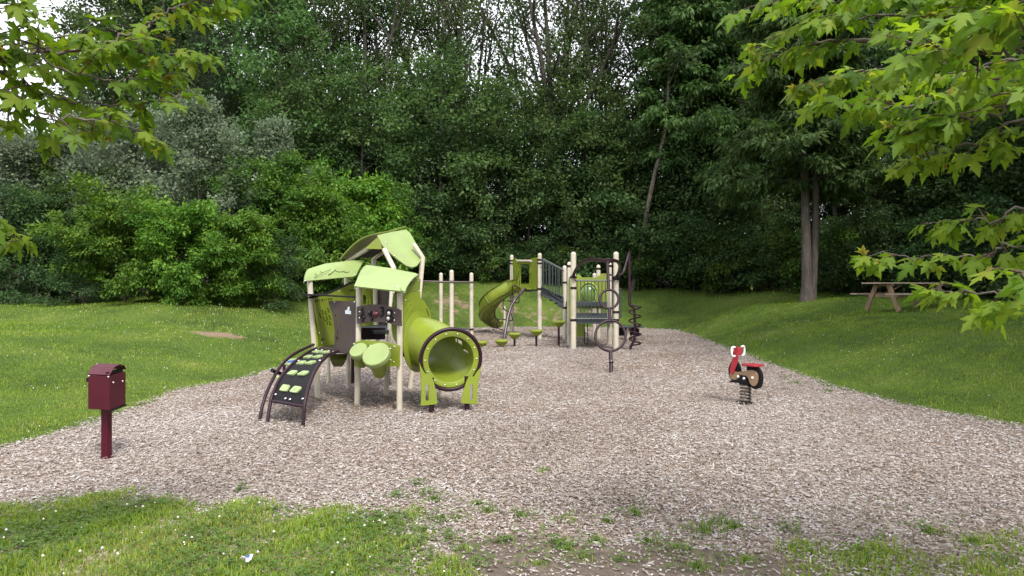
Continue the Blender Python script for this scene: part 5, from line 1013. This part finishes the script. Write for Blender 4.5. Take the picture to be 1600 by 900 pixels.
wood('pine', 345, 36, .86, label='soft grey green pine rising behind the silver leaved saplings', group=None); wood('pine', 640, 44, .62); wood('pine', 250, 47, 1.0); wood('pine', 1010, 44, .55)
for key, px, d, sc in [('wood1', 400, 50, .85), ('wood2', 470, 52, .75), ('wood3', 560, 50, .42), ('wood3', 730, 50, .42), ('wood3', 900, 52, .38), ('wood1', 1160, 50, .7), ('wood3', 1250, 48, 1.1), ('wood2', 1340, 48, 1.1), ('wood1', 1430, 46, 1.1), ('wood2', 1520, 42, 1.2), ('wood3', 1600, 42, 1.2)]: wood(key, px, d, sc)
# understorey wall
ux = [(470, 34, 'under3', .95), (520, 35, 'under1', 1.0), (575, 34.5, 'under3', 1.0), (630, 35, 'under1', .95), (680, 35, 'under3', 1.1), (725, 35.5, 'under1', .95), (775, 35.5, 'under3', 1.0), (825, 35.5, 'under1', 1.0), (875, 35.5, 'under3', 1.0), (925, 35.5, 'under1', 1.05), (975, 35, 'under3', .95), (1020, 34.5, 'under1', 1.0), (1065, 34, 'under2', 1.1), (1115, 33, 'under1', 1.0), (1160, 32.5, 'under3', .5), (1205, 32, 'under2', .6), (1240, 33, 'under1', .45), (1310, 30.5, 'under2', .55), (1360, 29, 'under1', .45), (1425, 28, 'under2', 1.0), (1480, 27.5, 'under1', .85), (1540, 26, 'under2', 1.1), (1600, 25, 'under1', .9), (1660, 23, 'under2', 1.1),
      (440, 39, 'under3', 1.0), (545, 40, 'under3', .8), (600, 41, 'under1', 1.2), (660, 41, 'under3', 1.1), (710, 41, 'under1', 1.2), (800, 41, 'under3', 1.05), (850, 42, 'under1', .95), (905, 42, 'under3', .7), (950, 41, 'under1', 1.15), (1045, 40, 'under3', .9), (1100, 39, 'under1', 1.1), (1180, 39, 'under3', .55), (1260, 37, 'under1', .6), (1330, 36, 'under3', .5), (1400, 34, 'under1', .6), (1470, 33, 'under3', 1.05), (1540, 32, 'under1', 1.3),
      (500, 47, 'under3', 1.2), (580, 48, 'under1', 1.05), (670, 48, 'under3', 1.2), (750, 48, 'under1', 1.5), (830, 48, 'under3', .8), (910, 48, 'under1', .95), (990, 48, 'under3', .8), (1070, 47, 'under1', 1.5), (1150, 46, 'under3', 1.2), (1230, 45, 'under1', .8), (1320, 44, 'under3', .7), (1420, 42, 'under1', 1.5), (1500, 40, 'under3', 1.2),
      (380, 38, 'under3', 1.0), (320, 39, 'under1', 1.1), (260, 40, 'under3', 1.0), (200, 40, 'under1', 1.1), (140, 40, 'under3', .85), (80, 40, 'under1', .95), (20, 38, 'under3', .75), (-40, 36, 'under1', .9)]
for px, d, key, sc in ux: wood(key, px, d, sc, name='understory_tree', group='understorey trees at the edge of the wood: '+key)
# low shrubs along the foot of the wood
SG = 'low shrubs along the foot of the wood'
for px, d, key, sc in [(590, 33, 'shrub1', 1.0), (625, 33.3, 'shrub1', .9), (660, 33.5, 'shrub2', 1.1), (700, 34, 'shrub1', 1.0), (735, 34.2, 'shrub1', .8), (770, 34.3, 'shrub2', 1.0), (805, 34.4, 'shrub1', .8), (845, 34.4, 'shrub1', .9), (885, 34.4, 'shrub2', .9), (925, 34.4, 'shrub1', .9), (965, 34, 'shrub1', 1.0), (1005, 33.4, 'shrub1', 1.1), (1045, 32.8, 'shrub2', 1.3), (1085, 32, 'shrub1', 1.25), (1120, 31.4, 'shrub1', 1.1), (1155, 30.6, 'shrub2', 1.2), (1190, 30, 'shrub1', 1.0), (1225, 29.4, 'shrub2', 1.3), (1300, 27.5, 'shrub2', 1.25), (1335, 27, 'shrub1', 1.1), (1375, 26.4, 'shrub1', .9), (1420, 25.8, 'shrub1', 1.1), (1465, 25.3, 'shrub1', 1.2), (1510, 24.6, 'shrub1', 1.2), (1560, 23.5, 'shrub1', 1.2), (1610, 22.5, 'shrub1', 1.2)]:
    x, y = at(px, d); plant(key, x, y, {'shrub1': 'low dark leafy shrub along the foot of the wood', 'shrub2': 'low lighter green shrub along the foot of the wood'}[key], 'shrub', 'shrub', SG+': '+('dark' if key == 'shrub1' else 'lighter'), sc)
# --- the left side: bright bushes, silver poplars, darker bushes
def bush(key, px, d, label, sc=1.0, name='bush', cat='bush', **k): x, y = at(px, d); return plant(key, x, y, label, cat, name, None, sc, **k)
bush('bush_bright', 195, 21.0, 'broad bright yellow green bush, leftmost of the bright ones on the left bank', 0.76)
bush('bush_bright2', 285, 20.8, 'bright yellow green bush in the middle of the left bank hedge', 0.74)
bush('bush_bright2', 368, 21.6, 'bright yellow green bush at the right end of the front hedge on the left', 0.72)
bush('bush_bright', 480, 26.5, 'fresh green bush behind the left roof of the play house', .92)
bush('bush_bright2', 545, 29.0, 'sunlit green bush rising behind the play house tower roof', 1.22)
bush('bush_mid', 595, 31.0, 'green bush sloping down to the right behind the tower roof', 0.85)
bush('bush_mid', 400, 26.0, 'taller mid green bush behind the bright hedge', .98)
bush('bush_mid', 120, 24.5, 'dark green bush at the left behind the bright hedge', 0.9)
bush('bush_mid', 335, 27.5, 'green bush behind the pale stemmed silver sapling', .85)
bush('under2', 430, 22.6, 'dark green bush tucked under the right end of the hedge', 0.42, name='bush'); bush('under2', 130, 20.6, 'dark shaded bush low at the left end of the hedge', 0.38); bush('under2', 60, 22.5, 'grey dark bush at the left edge of the lawn', 0.62); bush('under2', 5, 23, 'dark bush at the far left edge of the photo', 0.66)
bush('silver1', 310, 25.0, 'silver leaved poplar sapling with a pale straight stem above the hedge', 0.98, 'poplar_tree', 'tree', rz=0.3)
bush('silver2', 235, 26.0, 'bushy silver leaved poplar behind the left part of the hedge', 1.0, 'poplar_tree', 'tree'); bush('silver2', 90, 25.0, 'grey green poplar with whitish leaves left of the hedge', .92, 'poplar_tree', 'tree')
bush('silver2', 10, 24.0, 'grey green poplar at the far left edge', .85, 'poplar_tree', 'tree'); bush('silver3', 432, 27.0, 'slender upright silver poplar sapling right of the hedge', 1.02, 'poplar_tree', 'tree'); bush('silver2', 160, 28.0, 'silver leaved poplar at the back left among dark trees', 1.08, 'poplar_tree', 'tree')
bush('silver3', 500, 30.0, 'small silver poplar top above the fresh green bush', .8, 'poplar_tree', 'tree'); bush('silver2', -60, 22, 'grey green poplar beyond the left edge', .8, 'poplar_tree', 'tree')
# --- the walnut with drooping pinnate sprays on the right bank
def make_walnut():
    rg = np.random.default_rng(77); T = NT(); V_, F_, T_, o = [], [], [], 0
    s1, _ = wander(rg, (-0.09, 0, -0.3), (0.0, 0, 1), 13, 10, 0.012, 0.05); s2, _ = wander(rg, (0.12, 0.05, -0.3), (0.018, 0, 1), 12, 10, 0.015, 0.05); T.tube(s1, 0.185, 0.05, 12); T.tube(s2, 0.15, 0.05, 12); T.tube([(-.02, .02, -.4), (-.05, .02, .05), (-.07, .01, .3), (-.08, 0, .75)], .34, .16, 14)
    ends, dirs_ = [], []
    def spray(p, d, L_):
        q, dq = wander(rg, p, d, L_, 6, 0.10, -0.07); T.tube(q, 0.012, 0.004, 4); q = np.array(q)
        for u in (2, 3, 4, 5, 6): ends.append(q[u]); dirs_.append(dq)
    for k in range(46):
        z = 4.0+8.6*(k+rg.random()*.6)/46; st_ = np.array(s1 if k % 2 else s2); i = max(0, min(9, int(np.searchsorted(st_[:, 2], z))-1)); p = st_[i]+(st_[i+1]-st_[i])*((z-st_[i][2])/(st_[i+1][2]-st_[i][2]))
        a = k*2.39996+0.6; f = (z-4.0)/8.6; e = R(4+42*f); L_ = (2.9-1.3*f)*rg.uniform(.5, 1.1); 
        if math.cos(a) < -0.2: L_ *= 1.12
        q, dq = wander(rg, p, (math.cos(a)*math.cos(e), math.sin(a)*math.cos(e), math.sin(e)), L_, 6, 0.07, 0.0); T.tube(q, .05, .015, 5); q = np.array(q)
        for s in range(9):
            u = (0.05+0.95*s/8)*5.99; i = int(u); b = q[i]+(q[i+1]-q[i])*(u-i); aa = a+(-1)**s*rg.uniform(.3, 1.1); ee = rg.uniform(-.15, .35); spray(b, (math.cos(aa)*math.cos(ee), math.sin(aa)*math.cos(ee), math.sin(ee)), rg.uniform(.7, 1.4))
    EN = np.array(ends); DI = np.array(dirs_); return T.mesh('trunk', M['barkmid']), crown_mesh('crown', [leaf_cloud(rg, EN, DI, 30, .42, .34, .24, aspect=.36, droop=.55)], LEAF['pinnate'])
PROTO['walnut'] = make_walnut()+(0,)
x, y = at(1264, 25.2); plant('walnut', x, y, 'tree with a double grey trunk and drooping feathery sprays on the right bank', 'tree', 'walnut_tree', None, 1.0, rz=0.0)
x, y = at(1085, 34.5); plant('walnut', x, y, 'dark feathery leaved tree leaning high over the climbing structure', 'tree', 'walnut_tree', None, 1.25, rz=2.0)
x, y = at(1400, 29.0); plant('slim', x, y, 'slim leaning trunk behind the picnic table', 'tree', 'woodland_tree', None, 1.0, rz=0.1)
x, y = at(985, 33.2); plant('bare_leaner', x, y, 'pale thin trunk leaning to the right above the spiral pole', 'tree', 'woodland_tree', None, 1.0, rz=-0.35)
for px, d, r_ in ((1130, 36, .9), (1212, 35, 1.0), (1330, 34, 1.0), (1365, 36, .9), (1300, 38, 1.0), (1218, 33, 1.15), (1345, 37, 1.1), (1440, 32, 1.0), (1160, 39, 1.1)): wood('slim', px, d, r_, rz=2.5)
# unseen rest of the wood to the right; trees added to shade the bank
for key, x, y, sc in [('wood2', 13.0, 0.0, .95), ('wood1', 13.5, 4.5, .95), ('wood3', 15.5, 8.5, 1.1), ('wood2', 11.8, 8.2, .9), ('wood1', 14.5, 12.3, .95), ('wood1', 17.2, 12.5, 1.0), ('wood3', 19, 16, 1.1), ('wood1', 21, 18.5, 1.0), ('wood2', 20.5, 13, 1.0), ('wood3', 17.5, 9, 1.05), ('wood1', 24, 9, 1.1), ('wood2', 25, 23, 1.05)]: plant(key, x, y, LAB[key], 'tree', 'woodland_tree', GRP+': '+key.rstrip('0123456789'), sc)
# a yellow leaf low at the wood's edge
yl = P(1174.5, 448.5, 29.6); q = MB().slab([spline([yl+V(a, 0, b) for a, b in ((-.02, .10), (.03, .10), (.05, 0), (.04, -.11), (0, -.12), (-.045, -.02))], 3, True)], V(-.2, -1, .3), 0.006).build('fallen_leaf', M['yellow'], None); tag(q, 'single pale yellow leaf caught at the foot of the wood', 'leaf')
# ------------------------------------------------------------------ the two maples whose branches hang into the picture
M['maple'] = mat_leaf('leaf_maple', [(0.052, 0.118, 0.016), (0.112, 0.200, 0.024), (0.190, 0.275, 0.034), (0.30, 0.22, 0.06), (0.32, 0.15, 0.06)], None, 0.58, hue=0.0, rough=0.4, tsh=0.492)
MR = [(0, 0), (.13, -.06), (.36, -.12), (.30, .02), (.33, .08), (.47, .16), (.52, .27), (.70, .42), (.50, .42), (.42, .46), (.34, .40), (.17, .36), (.20, .50), (.31, .64), (.19, .66), (.15, .78), (0, 1.05)]
ML = MR+[(-x, y) for x, y in MR[-2:0:-1]]
def make_maple(name, label, trunk_xy, H, brs, seed, extra):
    rg = np.random.default_rng(seed); tx, ty = trunk_xy; z0 = hz(tx, ty); T = NT(); TW = NT(); lv, lf, lt = [], [], []; o = 0
    tr, _ = wander(rg, (tx, ty, z0-.3), (0, 0, 1), H, 10, .03, .06); T.tube(tr, .17, .03, 12); tr = np.array(tr); pts2 = np.array(ML)*np.array([.84, 1.0]); nP = len(ML)
    def leaf(p, d, s, t):
        nonlocal o
        d = d/np.linalg.norm(d); nr = np.array([0, -0.15, 1.0])+rg.normal(0, .42, 3); nr -= d*nr.dot(d); nr /= np.linalg.norm(nr); sd_ = np.cross(d, nr); fold = rg.uniform(.0, .42); curl = rg.uniform(.05, .75)
        a = pts2; lobe = rg.uniform(.85, 1.15); zz = -fold*np.abs(a[:, 0])*lobe-curl*a[:, 1]**2*0.6+0.03*np.sin(a[:, 0]*9+t*20); v = p+(sd_*a[:, :1]+d*a[:, 1:2]+nr*zz[:, None])*s
        c1_ = p+(d*0.30-nr*0.02)*s; c2_ = p+(d*.60-nr*curl*.2)*s; v = np.vstack([v, [c1_]]); n_ = nP
        lv.append(v); lf.append(np.array([(n_, (i+1) % n_, i) for i in range(n_)])+o); lt.append(np.r_[np.clip(t-0.05+0.10*(np.hypot(a[:, 0], a[:, 1]-.3) < .42), 0, 1), t+0.10]); o += n_+1
    def leafy(q, dens, s0, young=0.25):
        q = np.array(q); L_ = np.linalg.norm(np.diff(q, axis=0), axis=1).sum(); n = max(2, int(L_*dens))
        for k in range(n):
            u = (0.12+0.88*(k+.5)/n)*(len(q)-1); i = min(int(u), len(q)-2); b = q[i]+(q[i+1]-q[i])*(u-i); t = q[i+1]-q[i]; t /= np.linalg.norm(t); sd_ = np.cross(t, (0, 0, 1)); sd_ /= np.linalg.norm(sd_)+1e-9
            for sg_ in (-1, 1):
                d = sd_*sg_*rg.uniform(.5, 1.1)+t*rg.uniform(.3, .9)+np.array([0, 0, rg.uniform(-.5, .15)])+rg.normal(0, .2, 3); d /= np.linalg.norm(d); pl_ = rg.uniform(.02, .05); e = b+d*pl_; TW.tube([b, b+d*pl_*.5+np.array([0, 0, .004]), e], .0012, .001, 3)
                d2 = d+np.array([0, 0, -rg.uniform(.15, .9)]); leaf(e, d2, s0*rg.uniform(.55, 1.15), float(np.clip(rg.normal(.28, .14), 0, .5)))
        if rg.random() < young:
            for k in range(3): leaf(q[-1], (q[-1]-q[-2])/np.linalg.norm(q[-1]-q[-2])+rg.normal(0, .5, 3)-np.array([0, 0, .3]), s0*.5, float(rg.uniform(.45, .68)))
        else: leaf(q[-1], (q[-1]-q[-2])/np.linalg.norm(q[-1]-q[-2])-np.array([0, 0, .3]), s0, .35)
    for pts, r0, tw, sz_, dens in brs:
        w3 = [np.array(P(*p)) for p in pts]; st_ = tr[min(9, max(1, int((w3[0][2]-z0-.6)/H*10)))]; full = [np.array(st_), (np.array(st_)+w3[0])/2+np.array([0, 0, .12])]+w3
        q = np.array([tuple(v) for v in spline([Vector(v) for v in full], 8)])+0; q[8:-1] += rg.normal(0, .008, (len(q)-9, 3)); T.tube(q, r0*.8, r0*.16, 6)
        L_ = np.cumsum(np.r_[0, np.linalg.norm(np.diff(q, axis=0), axis=1)]); s = L_[10]*0.8; side = 1
        while s < L_[-1]:
            i = min(len(q)-2, int(np.searchsorted(L_, s))-1); i = max(i, 0); b = q[i]+(q[i+1]-q[i])*((s-L_[i])/(L_[i+1]-L_[i]+1e-9)); t = q[i+1]-q[i]; t /= np.linalg.norm(t); sd_ = np.cross(t, (0, 0, 1)); sd_ /= np.linalg.norm(sd_)+1e-9
            an = rg.uniform(.5, 1.1); d = t*math.cos(an)+sd_*side*math.sin(an)*.85+np.array([0, 0, rg.uniform(-.38, .22)]); LL = tw*rg.uniform(.6, 1.25)*(1-.45*s/L_[-1]); qq, _ = wander(rg, b, d, LL, 5, .10, -.03); TW.tube(qq, .0045, .0018, 4); leafy(qq, dens, sz_)
            side = -side; s += rg.uniform(.07, .14)
        leafy(q[-14:], dens*.8, sz_, .8)
    # the rest of the crown, overhead and out of the picture
    rest = []
    for k in range(extra):
        a = rg.uniform(0, 6.28); z = z0+2.6+(H-2.4)*rg.random(); e = rg.uniform(.0, .8); qq, dd = wander(rg, tr[min(9, int((z-z0)/H*10))], (math.cos(a)*math.cos(e), math.sin(a)*math.cos(e), math.sin(e)), rg.uniform(1.2, 2.6), 6, .1, .02); T.tube(qq, .03, .008, 5)
        for m in range(5): rest.append((qq[2+m % 5]+rg.normal(0, .15, 3), dd))
    t = thing(name, (tx, ty, z0), label, 'tree')
    def put_(nm, me): me.transform(Matrix.Translation((-tx, -ty, -z0))); ob = bpy.data.objects.new(nm, me); COL.objects.link(ob); ob.parent = t; return ob
    put_('trunk', T.mesh('trunk', M['bark'])); put_('twigs', TW.mesh('twigs', M['twig']))
    me = bpy.data.meshes.new('crown'); raw(me, np.concatenate(lv), np.concatenate(lf)); tint_attr(me, np.concatenate(lt)); me.materials.append(M['maple']); put_('crown', me)
    print(name, 'leaves', len(lv))
brR = [([(1660, 20, 2.9), (1540, 25, 3.05), (1430, 25, 3.2), (1320, 30, 3.35), (1225, 50, 3.5)], .016, .40, .094, 18), ([(1660, 160, 2.7), (1560, 175, 2.85), (1470, 190, 2.95), (1390, 195, 3.05)], .014, .30, .098, 17), ([(1660, 120, 3.3), (1540, 110, 3.45), (1430, 105, 3.55), (1300, 120, 3.7), (1240, 140, 3.8)], .016, .40, .094, 18), ([(1680, 0, 2.2), (1600, 20, 2.3), (1530, 30, 2.4)], .012, .30, .105, 17), ([(1640, 30, 3.1), (1500, 45, 3.2), (1380, 60, 3.3), (1270, 70, 3.45), (1185, 95, 3.6)], .022, .42, .094, 18), ([(1640, 130, 2.9), (1520, 150, 3.0), (1400, 165, 3.15), (1290, 160, 3.3)], .02, .38, .094, 18), ([(1650, -50, 2.8), (1500, -30, 3.0), (1330, -10, 3.3), (1200, 5, 3.5)], .022, .42, .094, 18),
       ([(1640, 195, 3.0), (1540, 220, 3.15), (1470, 232, 3.3), (1425, 250, 3.4)], .014, .25, .092, 16), ([(1660, 80, 2.3), (1580, 85, 2.4), (1500, 80, 2.5), (1450, 70, 2.6)], .014, .32, .094, 18), ([(1650, 340, 2.8), (1560, 345, 2.9), (1490, 345, 3.0), (1440, 352, 3.1)], .010, .15, .082, 13),
       ([(1650, 395, 2.6), (1540, 400, 2.8), (1440, 400, 2.95), (1350, 396, 3.05)], .010, .10, .082, 13), ([(1660, 440, 2.3), (1580, 455, 2.4), (1500, 458, 2.55), (1448, 452, 2.65)], .010, .12, .082, 13), ([(1680, 440, 2.0), (1620, 460, 2.05), (1560, 478, 2.15)], .009, .13, .085, 13), ([(1640, 100, 3.6), (1480, 120, 3.8), (1340, 120, 4.0)], .015, .45, .094, 18)]
make_maple('maple_tree', 'maple with yellow green lobed leaves hanging in from the right side', (4.6, 2.3), 7.5, brR, 51, 26)
brL = [([(-60, 60, 3.3), (40, 70, 3.4), (140, 50, 3.5), (215, 50, 3.6)], .011, .30, .088, 14), ([(-60, 190, 3.1), (20, 175, 3.2), (100, 195, 3.3), (150, 205, 3.4)], .010, .22, .085, 14), ([(-60, 92, 3.0), (0, 89, 3.1), (80, 80, 3.2), (163, 70, 3.35), (235, 35, 3.5), (290, 5, 3.65), (385, -5, 3.8)], .018, .34, .090, 15), ([(-50, 118, 3.1), (60, 146, 3.25), (130, 160, 3.35), (220, 158, 3.45), (312, 150, 3.55)], .013, .24, .088, 14), ([(-50, 150, 3.0), (70, 180, 3.1), (165, 188, 3.2), (250, 222, 3.3)], .012, .20, .085, 13),
       ([(150, 72, 3.35), (225, 85, 3.5), (312, 88, 3.6)], .008, .18, .088, 14), ([(-60, 10, 2.9), (0, 15, 3.0), (50, 18, 3.05)], .010, .2, .085, 13), ([(-70, 362, 2.7), (0, 364, 2.85), (45, 376, 2.95)], .008, .12, .085, 14), ([(-50, 60, 3.0), (100, 110, 3.2), (190, 125, 3.35), (260, 120, 3.5)], .011, .26, .088, 14), ([(-80, -40, 3.2), (60, -60, 3.3), (200, -40, 3.5), (330, -20, 3.7)], .013, .3, .085, 13)]
make_maple('maple_tree', 'maple with yellow green lobed leaves hanging in at the top left', (-4.6, 2.2), 7.0, brL, 52, 22)
